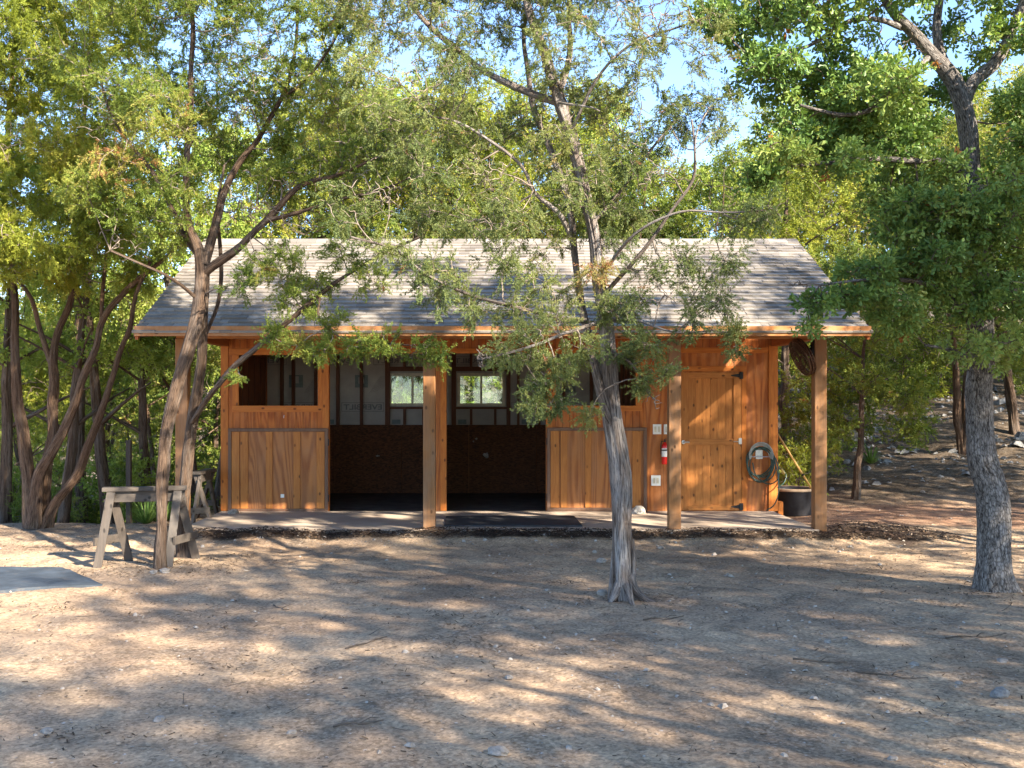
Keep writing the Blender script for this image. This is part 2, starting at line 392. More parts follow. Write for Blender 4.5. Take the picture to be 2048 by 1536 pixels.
def mk_ground():
    m = N('packed_dirt'); c = m.coord('Object')
    big = m.noise(c, 0.55, 6, 0.6, 0.4); mid = m.noise(c, 3.2, 8, 0.7, 0.3); fine = m.noise(c, 45, 5, 0.75)
    a = m.ramp(big, [(0.30, (0.28, 0.187, 0.122)), (0.5, (0.455, 0.313, 0.20)), (0.68, (0.56, 0.40, 0.255))])
    cc = m.mix(m.ramp(mid, [(0.42, 0.0), (0.68, 0.7)]), a, (0.24, 0.172, 0.116))
    drift = m.ramp(m.noise(m.coord('Object', (1, .8, 1)), 1.1, 7, 0.72, 1.2), [(0.50, 0.0), (0.60, 1.0)])
    deb = m.ramp(m.noise(c, 28, 6, 0.8), [(0.40, (0.07, 0.05, 0.035)), (0.52, (0.2, 0.155, 0.115)), (0.64, (0.42, 0.36, 0.29))])
    cc = m.mix(m.math('MULTIPLY', drift, 0.55), cc, deb)
    red = m.n('ShaderNodeAttribute', attribute_name='red'); dark = m.n('ShaderNodeAttribute', attribute_name='dark'); lit = m.n('ShaderNodeAttribute', attribute_name='litter')
    cc = m.mix(m.math('MULTIPLY', red.outputs['Fac'], m.ramp(mid, [(0.3, 0.9), (0.7, 0.35)])), cc, (0.25, 0.125, 0.075))
    lc = m.ramp(m.noise(c, 9, 8, 0.8), [(0.35, (0.04, 0.028, 0.02)), (0.5, (0.105, 0.078, 0.055)), (0.66, (0.23, 0.19, 0.15))])
    cc = m.mix(lit.outputs['Fac'], cc, lc)
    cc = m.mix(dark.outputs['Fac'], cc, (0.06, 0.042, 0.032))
    v = m.vor(c, 48, out='Color'); g = m.ramp(v, [(0.0, 0.52), (0.5, 1.0), (1.0, 1.42)])
    cc = m.mix(0.75, cc, m.mix(1, cc, g, 'MULTIPLY'))
    v2 = m.vor(c, 19); sp = m.ramp(v2, [(0.14, 1.0), (0.26, 0.0)])
    sel = m.ramp(m.vor(c, 19, out='Color'), [(0.70, 0.0), (0.72, 1.0)])
    cc = m.mix(m.math('MULTIPLY', m.math('MULTIPLY', sp, sel), 0.75), cc, m.ramp(fine, [(0.45, (0.09, 0.065, 0.05)), (0.55, (0.5, 0.45, 0.4))]))
    cc = m.mix(1, cc, m.ramp(fine, [(0.3, 0.55), (0.5, 1.0), (0.7, 1.3)]), 'MULTIPLY')
    h = m.mix(0.5, m.mix(0.5, fine, v), mid); m.bump(h, 0.75, 0.02)
    return m.base(cc, 0.95, 0.1)
M['ground'] = mk_ground()
def mk_rock(name, a, b):
    m = N(name); c = m.coord(); n = m.noise(c, 9, 8, 0.7, 0.3)
    cc = m.ramp(n, [(0.3, a), (0.6, b)]); cc = m.mix(m.ramp(m.noise(c, 22, 4), [(0.5, 0.0), (0.7, 0.6)]), cc, tuple(x * .6 for x in a))
    m.bump(n, 0.8, 0.02); return m.base(cc, 0.9, 0.15)
M['rock'] = mk_rock('tan_limestone', (0.18, 0.15, 0.125), (0.40, 0.35, 0.30))
M['rock_white'] = mk_rock('pale_limestone', (0.28, 0.24, 0.20), (0.62, 0.57, 0.50))
M['rock_grey'] = mk_rock('grey_limestone', (0.10, 0.095, 0.09), (0.30, 0.29, 0.28))
M['chips'] = mk_leaf('mulch_chips', [(0, (0.02, 0.012, 0.009)), (0.8, (0.07, 0.042, 0.028)), (0.95, (0.2, 0.13, 0.08)), (1, (0.42, 0.34, 0.26))], 0.0, 0.9)
M['litter'] = mk_leaf('dry_leaves', [(0, (0.035, 0.022, 0.015)), (0.5, (0.11, 0.07, 0.042)), (0.9, (0.26, 0.19, 0.12)), (1, (0.42, 0.36, 0.29))], 0.05, 0.9)

# ------------------------------------------------------------------ ground
def H(x, y):
    x = np.asarray(x, float); y = np.asarray(y, float)
    s = (y - 18.6) + 0.5 * (x - 5)
    hill = 0.155 * np.maximum(0, s) * sst(3.5, 7.5, x)
    hill = hill * (1 - 0.35 * sst(14, 40, s))
    hill = hill + 0.035 * np.maximum(0, y - 20.5) * (1 - sst(3.5, 7.5, x)) * sst(-6, 0, x)
    drop = -0.30 * np.maximum(0, y - 15.0 + 0.0 * x) * (1 - sst(-6.0, -4.3, x)) 
    drop = np.maximum(drop, -2.6)
    drop = drop - 0.05 * np.clip(-x - 9, 0, 14) + 0.11 * np.maximum(0, y - 40) * (1 - sst(-3, 8, x))
    base = 0.02 * fbm(x * 0.5, y * 0.5, 3.3, 3) + 0.012 * fbm(x * 3, y * 3, 1.1, 3)
    rough = sst(0.05, 0.8, hill) * 0.10 * fbm(x * 1.5, y * 1.5, 9.0, 4)
    near = np.exp(-((x - 0.1) ** 2 / 20 + (y - 15.7) ** 2 / 5)) * 0
    # level pad under the stable, small mounds at the tree feet
    pad = sst(4.9, 4.3, np.abs(x - 0.1)) * sst(13.27, 13.36, y) * sst(19.4, 18.9, y)
    mul = (0.105 + 0.02 * fbm(x * 2.5, y * 2.5, 4.0, 3)) * sst(12.55, 13.2, y) * (1 - pad) * sst(-5.2, -4.0, x) * sst(6.2, 4.2, x) * sst(16.5, 14.0, y)
    m1 = mul + 0.015 * np.exp(-((x - 1.16) ** 2 + (y - 9.3) ** 2) / 0.35) + 0.02 * np.exp(-((x - 4.55) ** 2 + (y - 9.65) ** 2) / 0.5) + 0.03 * np.exp(-((x + 3.35) ** 2 + (y - 11.2) ** 2) / 0.8)
    return hill + drop + base * (1 - pad) - 0.03 * pad + rough + m1
def make_ground():
    def axis(a, b, fa, fb, fine, coarse):
        pts = []; p = a
        while p < b:
            pts.append(p)
            d = max(fa - p, p - fb, 0); p += fine + (coarse - fine) * min(1, d / 25)
        return np.array(pts + [b])
    xs = axis(-120, 120, -7, 8, 0.045, 3.0); ys = axis(-40, 240, 4.5, 16, 0.045, 3.0)
    X, Y = np.meshgrid(xs, ys); Z = H(X, Y)
    micro = (0.007 * fbm(X * 6, Y * 6, 5.0, 3) + 0.003 * noise3(X * 18, Y * 18, 2.0)) * sst(25, 14, np.abs(Y - 8))
    Z = Z + micro
    V = np.stack([X, Y, Z], -1).reshape(-1, 3); nx = len(xs); ny = len(ys)
    i = np.arange((nx - 1) * (ny - 1)); r = i // (nx - 1); c = i % (nx - 1); a = r * nx + c
    Q = np.stack([a, a + 1, a + nx + 1, a + nx], 1)
    x, y = X.ravel(), Y.ravel()
    jit = fbm(x * 2.2, y * 2.2, 7.7, 4)
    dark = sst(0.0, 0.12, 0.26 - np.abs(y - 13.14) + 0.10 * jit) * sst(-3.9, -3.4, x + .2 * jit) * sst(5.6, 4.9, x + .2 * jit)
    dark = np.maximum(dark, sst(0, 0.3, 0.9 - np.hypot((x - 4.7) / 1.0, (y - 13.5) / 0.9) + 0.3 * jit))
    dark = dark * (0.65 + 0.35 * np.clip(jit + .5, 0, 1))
    red = sst(0, 1.0, 2.3 - np.hypot((x - 7.2) / 1.6, (y - 16.0) / 1.0) + 0.6 * jit)
    hl = (y - 18.3) + 0.5 * (x - 5)
    lit = np.maximum(sst(0.0, 1.2, hl + .8 * jit) * sst(3, 5, x), sst(14.6, 15.6, y + .5 * jit) * sst(-4.3, -4.9, x))
    lit = np.maximum(lit, sst(19.5, 20.5, y)) * 0.9
    lit = np.maximum(lit, 0.35 * sst(0.25, 0.8, jit + 0.35 * sst(4, 8, x)) )
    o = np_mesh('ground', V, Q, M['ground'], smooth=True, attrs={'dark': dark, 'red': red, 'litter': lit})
    tag(o, kind='structure')
make_ground()

# ------------------------------------------------------------------ stable
YW = 15.5; S = YW / F; SZ = 0.115
def wx(px): return (px - CX) * S
def wz(py): return CH - (py - CY) * S
stable = thing('stable', 'orange stained wooden horse stable with shingled gable roof, two open stalls and a tack room', 'stable', (0.1, 15.5, 0))
XL, XR = wx(442), wx(1555); YB = 18.5
# slab and floors
b = MB(); b.box(-3.93, 4.07, 13.30, YW, -0.25, SZ); b.obj('porch_floor', M['concrete'], stable, bevel=0.012)
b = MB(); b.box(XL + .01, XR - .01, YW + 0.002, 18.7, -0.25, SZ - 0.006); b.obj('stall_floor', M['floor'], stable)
# roof
EY, RY, BY = 12.80, 15.97, 19.14; RX0, RX1 = -4.29, 4.53; PIT = 0.49; EZ = 2.60
def rz(y): return EZ + PIT * ((y - EY) if y <= RY else (2 * RY - EY - y))
b = MB()
t = 0.10
for (ya, yb) in ((EY + .03, RY), (RY, BY - .03)):
    b.hexa([(RX0 + .03, ya, rz(ya) - t), (RX1 - .03, ya, rz(ya) - t), (RX1 - .03, yb, rz(yb) - t), (RX0 + .03, yb, rz(yb) - t),
            (RX0 + .03, ya, rz(ya) - t + .04), (RX1 - .03, ya, rz(ya) - t + .04), (RX1 - .03, yb, rz(yb) - t + .04), (RX0 + .03, yb, rz(yb) - t + .04)])
roof = b.obj('roof', M['rafter'], stable)
def shingles():
    b = MB(); L = math.hypot(RY - EY, rz(RY) - rz(EY)); n = 27; ex = L / n
    uy, uz = (RY - EY) / L, (rz(RY) - rz(EY)) / L
    for side in (0, 1):
        for i in range(n):
            x = RX0 - 0.015 - random.random() * 0.3; off = 0.006 * random.uniform(-1, 1)
            while x < RX1 + 0.015:
                w = random.choice((0.1, 0.14, 0.2, 0.26, 0.31)) * random.uniform(.9, 1.1); xa = max(x, RX0 - .015); xb = min(x + w - 0.003, RX1 + .015); x += w
                if xb - xa < 0.01: continue
                th = random.choice((0.012, 0.015, 0.022)); d0 = i * ex - (0.03 if i == 0 else 0.0) + off + random.choice((0, 0, 0.004)); d1 = (i + 1.25) * ex
                if i == n - 1: d1 = L
                def pt(xx, d, h):
                    y = EY + uy * d - uz * h; z = rz(EY) + uz * d + uy * h - 0.055
                    if side: y = 2 * RY - y
                    return (xx, y, z)
                lo = 0.0
                pts = [pt(xa, d0, lo), pt(xb, d0, lo), pt(xb, d1, lo - .012), pt(xa, d1, lo - .012), pt(xa, d0, lo + th + .008), pt(xb, d0, lo + th + .008), pt(xb, d1, lo + .002), pt(xa, d1, lo + .002)]
                if side: pts = [pts[k] for k in (1, 0, 3, 2, 5, 4, 7, 6)]
                b.hexa(pts)
    b.obj('shingles', M['shingle'], roof)
    c = MB()
    x = RX0 - .01
    while x < RX1:
        w = min(0.28, RX1 + .01 - x)
        for sgn in (-1, 1):
            c.hexa([(x, RY, rz(RY) - .045), (x + w - .003, RY, rz(RY) - .045), (x + w - .003, RY + sgn * .15, rz(RY) - .045 - .075), (x, RY + sgn * .15, rz(RY) - .045 - .075),
                    (x, RY, rz(RY) - .022), (x + w - .003, RY, rz(RY) - .022), (x + w - .003, RY + sgn * .15, rz(RY) - .022 - .075), (x, RY + sgn * .15, rz(RY) - .022 - .075)])
        x += w
    c.obj('ridge_cap', M['shingle'], roof)
shingles()
b = MB(); b.box(RX0, RX1, EY - .012, EY + .028, 2.495, 2.615); b.obj('fascia', M['fascia'], roof, bevel=0.004)
b = MB(); b.box(RX0, RX1, BY - .028, BY + .012, 2.495, 2.615); b.obj('fascia', M['fascia'], roof, bevel=0.004)
for xx in (RX0, RX1 - .038):
    for (ya, yb) in ((EY + .03, RY), (RY, BY - .03)):
        b = MB(); z0, z1 = 0.16, 0.062
        b.hexa([(xx, ya, rz(ya) - z0), (xx + .038, ya, rz(ya) - z0), (xx + .038, yb, rz(yb) - z0), (xx, yb, rz(yb) - z0),
                (xx, ya, rz(ya) - z1), (xx + .038, ya, rz(ya) - z1), (xx + .038, yb, rz(yb) - z1), (xx, yb, rz(yb) - z1)])
        b.obj('barge_board', M['rafter'], roof)
for k in range(13):
    xx = RX0 + 0.35 + k * (RX1 - RX0 - 0.74) / 12
    b = MB()
    for (ya, yb) in ((EY + .03, YW - .05), (YW + .15, RY), (RY, BY - .04)):
        b.hexa([(xx, ya, rz(ya) - .24), (xx + .038, ya, rz(ya) - .24), (xx + .038, yb, rz(yb) - .24), (xx, yb, rz(yb) - .24),
                (xx, ya, rz(ya) - .102), (xx + .038, ya, rz(ya) - .102), (xx + .038, yb, rz(yb) - .102), (xx, yb, rz(yb) - .102)] if ya > EY + .1 else
               [(xx, ya, rz(ya) - .105 - .0), (xx + .038, ya, rz(ya) - .105), (xx + .038, yb, rz(yb) - .24), (xx, yb, rz(yb) - .24),
                (xx, ya, rz(ya) - .102), (xx + .038, ya, rz(ya) - .102), (xx + .038, yb, rz(yb) - .102), (xx, yb, rz(yb) - .102)])
    b.obj('rafter', M['rafter'], roof)
# porch beam + side beams + posts
b = MB(); b.box(-3.95, 4.17, 13.345, 13.495, 2.50, 2.68); b.obj('porch_beam', M['fascia'], stable, bevel=0.005)
for xx in (-3.95, 4.03):
    b = MB(); b.box(xx, xx + .14, 13.50, YW - .03, 2.50, 2.66); b.obj('side_beam', M['rafter'], stable, bevel=0.005)
for px, dark in ((366, 0), (859, 0), (1348, 1), (1638, 0)):
    xx = (px - CX) * 13.42 / F
    b = MB(); b.box(xx - .076, xx + .076, 13.344 - .002, 13.496, -0.1, 2.498); b.obj('porch_post', M['post'], stable, bevel=0.008)
# walls: front
FY0, FY1 = YW, YW + 0.10
WT = 2.86
b = MB()
def wr(px0, px1, py0, py1, bb=None, y0=FY0, y1=FY1, zt=None):
    bb = bb or b
    z1 = zt if zt is not None else wz(py0)
    bb.box(wx(px0), wx(px1), y0, y1, max(wz(py1), SZ - .05) if py1 > 1000 else wz(py1), z1)
# top band over all openings
wr(442, 1555, 600, 706, zt=WT)
b.obj('front_wall', M['siding'], stable)
b = MB(); wr(455, 646, 818, 1024); wr(455, 470, 706.2, 817.8); wr(640, 658, 706.2, 817.8); wr(646.3, 658, 818.2, 1024); b.obj('front_wall', M['siding'], stable)
b = MB(); wr(868, 893, 706.2, 1024); b.obj('front_wall', M['siding_plain'], stable)
b = MB(); wr(1092, 1110, 706.2, 817.8); wr(1092, 1288, 818, 1024); wr(1275, 1288, 706.2, 817.8); b.obj('front_wall', M['siding'], stable)
b = MB(); wr(1288.3, 1552, 706.2, 1024, y1=FY1); b.obj('tack_room_wall', M['siding_plain'], stable)
# other outer walls
def gable(x0, x1, nm):
    b = MB(); zt = rz(YW) - .16
    b.box(x0, x1, YW + .102, 18.598, SZ - .05, 2.42)
    b._add([(x0, YW + .102, 2.42), (x1, YW + .102, 2.42), (x1, 18.598, 2.42), (x0, 18.598, 2.42), (x0, YW + .102, rz(YW) - .12), (x1, YW + .102, rz(YW) - .12), (x1, 18.598, rz(18.598) - .12), (x0, 18.598, rz(18.598) - .12), (x0, RY, rz(RY) - .12), (x1, RY, rz(RY) - .12)],
           [(0, 1, 5, 4), (2, 3, 7, 6), (0, 4, 8, 7, 3), (1, 2, 6, 9, 5), (4, 5, 9, 8), (8, 9, 6, 7)])
    b.obj(nm, M['siding_plain'], stable)
gable(XL, XL + .04, 'gable_wall'); gable(XR - .04, XR, 'gable_wall')
# back wall with two window holes
W = [((-1.80, -0.97), (1.61, 2.18)), ((-0.61, 0.22), (1.61, 2.18))]
b = MB(); y0, y1 = YB, YB + .02
xs = [XL + .04, W[0][0][0], W[0][0][1], W[1][0][0], W[1][0][1], XR - .04]
for i in range(5):
    if i in (1, 3):
        b.box(xs[i], xs[i + 1], y0, y1, 1.28, 1.61); b.box(xs[i], xs[i + 1], y0, y1, 2.18, 2.66)
    else: b.box(xs[i], xs[i + 1], y0, y1, 1.28, 2.66)
hw = b.obj('housewrap', M['wrap'], stable)
b = MB()
for i in range(5):
    if i in (1, 3):
        b.box(xs[i], xs[i + 1], y1 + .002, y1 + .09, SZ, 1.61); b.box(xs[i], xs[i + 1], y1 + .002, y1 + .09, 2.18, 2.72)
    else: b.box(xs[i], xs[i + 1], y1 + .002, y1 + .09, SZ, 2.72)
b.obj('back_wall', M['siding_plain'], stable)
# print on the housewrap (seen from behind the sheet, so mirrored)
SB = YB / F
def bx_(px): return (px - CX) * SB
def bz_(py): return CH - (py - CY) * SB
def wrap_text(cx, cz, width, height, mat, txt='EVERBILT'):
    cu = bpy.data.curves.new('lettering', 'FONT'); cu.body = txt; cu.size = 1; cu.align_x = 'CENTER'; cu.align_y = 'CENTER'; cu.extrude = 0.002; cu.offset = 0.02
    to = bpy.data.objects.new('tmp', cu); col.objects.link(to); bpy.context.view_layer.update()
    me = bpy.data.meshes.new_from_object(to.evaluated_get(bpy.context.evaluated_depsgraph_get()))
    bpy.data.objects.remove(to)
    co = np.zeros(len(me.vertices) * 3, np.float32); me.vertices.foreach_get('co', co); co = co.reshape(-1, 3)
    mn, mx = co.min(0), co.max(0); c = (mn + mx) / 2
    out = np.stack([-(co[:, 0] - c[0]) / (mx[0] - mn[0]) * width, (co[:, 2]) * 1.0, (co[:, 1] - c[1]) / (mx[1] - mn[1]) * height], -1)
    loc = np.array([cx, YB - .005, cz]); off = np.array(stable.location) 
    me.vertices.foreach_set('co', (out + loc - off).astype(np.float32).ravel()); me.materials.clear(); me.materials.append(mat); me.update()
    o = bpy.data.objects.new('lettering', me); col.objects.link(o); o.parent = hw
def outline(cx, cz, w, h, t=0.008):
    b = MB(); y0, y1 = YB - .004, YB - .001
    b.box(cx - w / 2, cx + w / 2, y0, y1, cz + h / 2 - t, cz + h / 2); b.box(cx - w / 2, cx + w / 2, y0, y1, cz - h / 2, cz - h / 2 + t)
    b.box(cx - w / 2, cx - w / 2 + t, y0, y1, cz - h / 2 + t, cz + h / 2 - t); b.box(cx + w / 2 - t, cx + w / 2, y0, y1, cz - h / 2 + t, cz + h / 2 - t)
    b.obj('text_border', M['print'], hw)
for (pa, pb, pya, pyb) in ((683, 768, 805, 823), (747, 832, 713, 730), (620, 705, 713, 730), (488, 573, 713, 730), (560, 645, 805, 823), (905, 990, 713, 730), (1022, 1107, 805, 823), (1150, 1235, 713, 730)):
    cx, cz = bx_((pa + pb) / 2), bz_((pya + pyb) / 2); w, h = (pb - pa) * SB, (pyb - pya) * SB
    outline(cx, cz, w, h); wrap_text(cx, cz, w * .90, h * .6, M['print'])
for (pa, pb, pya, pyb) in ((710, 736, 750, 775), (578, 606, 750, 775), (1125, 1151, 760, 785)):
    b = MB(); y0, y1 = YB - .004, YB - .001
    x0, x1, z0, z1 = bx_(pa), bx_(pb), bz_(pyb), bz_(pya)
    s = (x1 - x0)
    b.box(x0, x1, y0, y1, z0, z0 + .3 * s); b.box(x0, x1, y0, y1, z0 + .8 * s, z1); b.box(x0, x0 + .25 * s, y0, y1, z0 + .3 * s, z0 + .8 * s); b.box(x0 + .7 * s, x1, y0, y1, z0 + .3 * s, z0 + .8 * s)
    b.obj('square_emblem', M['print_green'], hw)
    b = MB()
    for k in range(9):
        xx = x1 + .02 + k * .028; b.bar((xx, YB - .003, z0 - .1 + k * .008), (xx + .2 * (1 - k * .05), YB - .003, z1 - .02), 0.0035, 0.002, up=(0, 1, 0))
    b.obj('diagonal_stripes', M['print'], hw)
for (pa, pb) in ((784, 801), (916, 933), (1043, 1061), (655, 668)):
    b = MB(); b.box(bx_(pa), bx_(pb), YB - .004, YB - .001, bz_(848), bz_(839)); b.obj('printed_block', M['print_green'], hw)
# kick board (OSB) and studs
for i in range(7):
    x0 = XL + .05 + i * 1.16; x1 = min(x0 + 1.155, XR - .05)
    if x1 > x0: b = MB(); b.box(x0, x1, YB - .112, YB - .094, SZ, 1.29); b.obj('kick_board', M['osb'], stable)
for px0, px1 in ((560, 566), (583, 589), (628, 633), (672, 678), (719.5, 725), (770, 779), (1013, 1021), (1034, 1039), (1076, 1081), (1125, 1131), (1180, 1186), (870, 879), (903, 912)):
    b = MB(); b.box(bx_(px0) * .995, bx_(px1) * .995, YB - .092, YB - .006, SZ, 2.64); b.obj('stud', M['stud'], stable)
def piece(nm, *args):
    b = MB(); b.box(*args); b.obj(nm, M['stud'], stable)
for (a, c), (z0, z1) in W:
    piece('window_header', a - .02, c + .02, YB - .09, YB - .008, z1 + .035, z1 + .11); piece('window_sill', a - .02, c + .02, YB - .09, YB - .008, z0 - .05, z0 - .012)
for px0, px1 in ((807, 812), (845, 850), (940, 945), (988, 993)):
    piece('cripple_stud', bx_(px0), bx_(px1), YB - .088, YB - .010, 1.292, 1.558); piece('cripple_stud', bx_(px0), bx_(px1), YB - .088, YB - .010, 2.292, 2.64)
for (a, c), (z0, z1) in W:
    b = MB(); t = .05
    b.box(a, c, YB - .03, YB + .06, z0, z0 + t); b.box(a, c, YB - .03, YB + .06, z1 - t, z1); b.box(a, a + t, YB - .03, YB + .06, z0 + t, z1 - t); b.box(c - t, c, YB - .03, YB + .06, z0 + t, z1 - t)
    w = b.obj('window', M['vinyl'], stable, bevel=.004)
    b = MB(); mid = (a + c) / 2; b.box(mid - .018, mid + .018, YB - .01, YB + .04, z0 + t, z1 - t); b.obj('mullion', M['vinyl'], w)
    b = MB(); b.box(a + t, mid - .018, YB + .01, YB + .014, z0 + t, z1 - t); b.obj('pane', M['glass'], w)
    b = MB(); b.box(mid + .018, c - t, YB + .02, YB + .024, z0 + t, z1 - t); b.obj('pane', M['glass'], w)
# partitions
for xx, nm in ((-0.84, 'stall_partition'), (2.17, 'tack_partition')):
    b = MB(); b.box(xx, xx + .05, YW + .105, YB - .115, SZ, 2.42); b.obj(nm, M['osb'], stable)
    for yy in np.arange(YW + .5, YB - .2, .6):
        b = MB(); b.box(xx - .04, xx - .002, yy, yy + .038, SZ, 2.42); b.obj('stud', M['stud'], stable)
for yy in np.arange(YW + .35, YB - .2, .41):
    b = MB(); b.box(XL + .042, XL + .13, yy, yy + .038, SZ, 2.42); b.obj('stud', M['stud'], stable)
# pale scuffs on the kick boards
M['scuff'] = mk_flat('pale_scuff', (0.30, 0.28, 0.25), 0.8, nz=0.4, sc=20)
for ppx, ppy, pw, ph, sd in ((757, 911, .038, .018, 1), (972, 910, .062, .06, 2), (953, 877, .03, .02, 3), (947, 882, .015, .02, 4)):
    g = np.random.default_rng(sd); b = MB(); n = 11; rr_ = g.uniform(.55, 1.1, n)
    vs = [(bx_(ppx) + pw * rr_[k] * math.cos(k * 2 * math.pi / n), YB - .1135, bz_(ppy) + ph * rr_[k] * math.sin(k * 2 * math.pi / n)) for k in range(n)]
    vs += [(v[0], YB - .117, v[2]) for v in vs]
    b._add(vs, [tuple(range(n - 1, -1, -1)), tuple(range(n, 2 * n))] + [(k, (k + 1) % n, n + (k + 1) % n, n + k) for k in range(n)]); b.obj('patch', M['scuff'], stable)

# trim on the front
PF = 0.022
def trim(px0, px1, py0, py1, mat='trim', nm='trim_board', d=PF, y=FY0, par=None):
    b = MB(); zb = SZ + .004 if py1 > 1018 else wz(py1)
    b.box(wx(px0), wx(px1), y - d, y - .0005, zb, wz(py0)); return b.obj(nm, M[mat], par or stable, bevel=0.0025)
trim(442, 457, 692, 1024, nm='corner_board'); trim(458, 644.6, 697, 710, 'trim_x', 'header_board')
trim(465, 478, 710.3, 811, d=.02); trim(636, 644.6, 710.3, 811, d=.02); trim(465, 644.6, 811.2, 824, 'trim_x', 'sill_board')
trim(645, 658, 692, 857, d=.026); trim(658.3, 1091.6, 697, 707, 'trim_x', 'header_board')
trim(881, 893, 707.3, 1024, d=.026)
trim(1092, 1104, 692, 855, d=.026); trim(1104.3, 1284, 697, 708, 'trim_x', 'header_board')
trim(1104.3, 1112, 708.3, 811, d=.02); trim(1271, 1284, 708.3, 811, d=.02); trim(1104.3, 1284, 811.2, 822, 'trim_x', 'sill_board')
trim(1284.4, 1536.6, 695, 706, 'trim_x', 'header_board', d=.02); trim(1537, 1555, 690, 1024, nm='corner_board', d=.026)
# half doors folded open under the windows
def half_door(px0, px1, py0, py1, boards):
    y1 = FY0 - .006; fr = 6.5
    b = MB(); zb, zt = wz(py1), wz(py0); x0, x1 = wx(px0), wx(px1); f = fr * S
    b.box(x0, x1, y1 - .045, y1, zt - f, zt); b.box(x0, x1, y1 - .045, y1, zb, zb + f); b.box(x0, x0 + f, y1 - .045, y1, zb + f, zt - f); b.box(x1 - f, x1, y1 - .045, y1, zb + f, zt - f)
    d = b.obj('half_door', M['brown'], stable, bevel=.004)
    b = MB(); b.box(x0 + f, x1 - f, y1 - .018, y1 - .004, zb + f, zt - f); b.obj('door_panel', M['ply'], d)
    for a, c in boards:
        b = MB(); b.box(wx(a), wx(c), y1 - .038, y1 - .0185, zb + f + .002, zt - f - .002); b.obj('batten', M['door'], d, bevel=.002)
    for zz in (zt - .2, zb + .2):
        b = MB(); xe = x1 + .003 if px0 < 900 else x0 - .012
        b.box(xe, xe + .009, y1 - .05, y1 - .01, zz - .05, zz + .05); b.obj('hinge', M['black'], d)
    return d
d1 = half_door(457.5, 657, 856.5, 1023.5, [(464.5, 480), (482.5, 497), (533, 546), (588, 601), (634, 650)])
d2 = half_door(1094, 1293, 855, 1021.5, [(1101, 1118), (1121, 1134), (1170, 1182), (1222, 1235), (1264, 1281)])
b = MB(); b.box(wx(562), wx(569), FY0 - .030, FY0 - .0245, wz(995), wz(988)); b.obj('tag', M['white'], d1)
b = MB(); b.tube([(wx(569), FY0 - .002, wz(831)), (wx(569), FY0 - .05, wz(831)), (wx(569), FY0 - .055, wz(836))], .005, 6); b.obj('hook', M['metal'], stable)
# tack room door
trim(1348, 1361, 743.3, 1024, d=.03, nm='door_casing'); trim(1348, 1492, 732, 743, 'trim_x', 'door_casing', d=.03); trim(1482.5, 1492, 743.3, 1024, d=.03, nm='door_casing')
b = MB(); xa, xb = wx(1375), wx(1466); n = 6
for k in range(n):
    b.box(xa + (xb - xa) * k / n + .0015, xa + (xb - xa) * (k + 1) / n - .0015, FY0 - .014, FY0 - .001, wz(1012), wz(757))
td = b.obj('tack_room_door', M['door'], stable, bevel=.002)
for a, c, e, f, mt, nm in ((1361.6, 1375, 745, 1020, 'door', 'stile'), (1466, 1481.8, 745, 1020, 'door', 'stile'), (1375.2, 1465.8, 745, 757, 'door_x', 'rail'), (1375.2, 1465.8, 878, 889.5, 'door_x', 'rail'), (1375.2, 1465.8, 1011, 1020, 'door_x', 'rail')):
    b = MB(); b.box(wx(a), wx(c), FY0 - .034, FY0 - .001, wz(f), wz(e)); b.obj(nm, M[mt], td, bevel=.003)
for py in (751, 1013):
    b = MB(); y = FY0 - .038
    b.hexa([(wx(1461), y, wz(py + 1)), (wx(1478), y, wz(py + 4)), (wx(1478), y + .004, wz(py + 4)), (wx(1461), y + .004, wz(py + 1)), (wx(1461), y, wz(py - 1)), (wx(1478), y, wz(py - 4)), (wx(1478), y + .004, wz(py - 4)), (wx(1461), y + .004, wz(py - 1))])
    b.box(wx(1479), wx(1485), y - .004, y + .004, wz(py + 7), wz(py - 7)); b.tube([(wx(1478.5), y - .005, wz(py + 7)), (wx(1478.5), y - .005, wz(py - 7))], .007, 8)
    b.obj('strap_hinge', M['black'], td)
b = MB(); b.box(wx(1476), wx(1482), FY0 - .05, FY0 - .035, wz(888), wz(876)); b.tube([(wx(1466), FY0 - .045, wz(883)), (wx(1482), FY0 - .045, wz(883))], .006, 8); b.obj('latch', M['metal'], td)
b = MB(); b.tube([(wx(1366), FY0 - .035, wz(884)), (wx(1366), FY0 - .075, wz(884)), (wx(1377), FY0 - .08, wz(884))], .011, 8); b.lathe((wx(1366), FY0 - .035, wz(884)), [(0, 0), (.028, 0), (.026, .008), (0, .009)], 14, (0, -1, 0)); b.obj('handle', M['metal'], td)
# switches and outlet
for cx, cy, w, h in ((1314, 858.5, 17, 20), (1336, 858.5, 17, 20), (1311.5, 961, 19, 21)):
    b = MB(); b.box(wx(cx - w / 2), wx(cx + w / 2), FY0 - .012, FY0 - .001, wz(cy + h / 2), wz(cy - h / 2)); p = b.obj('switch_plate', M['white'], stable, bevel=.004)
    for dx in (-3.4, 3.4):
        b = MB(); b.box(wx(cx + dx - 2.1), wx(cx + dx + 2.1), FY0 - .017, FY0 - .0125, wz(cy + 5.5), wz(cy - 5.5)); b.obj('rocker', M['vinyl'], p, bevel=.002)
b = MB(); b.tube([(wx(1328), FY0, wz(880)), (wx(1328), FY0 - .04, wz(880))], .006, 6); b.obj('hook', M['black'], stable)
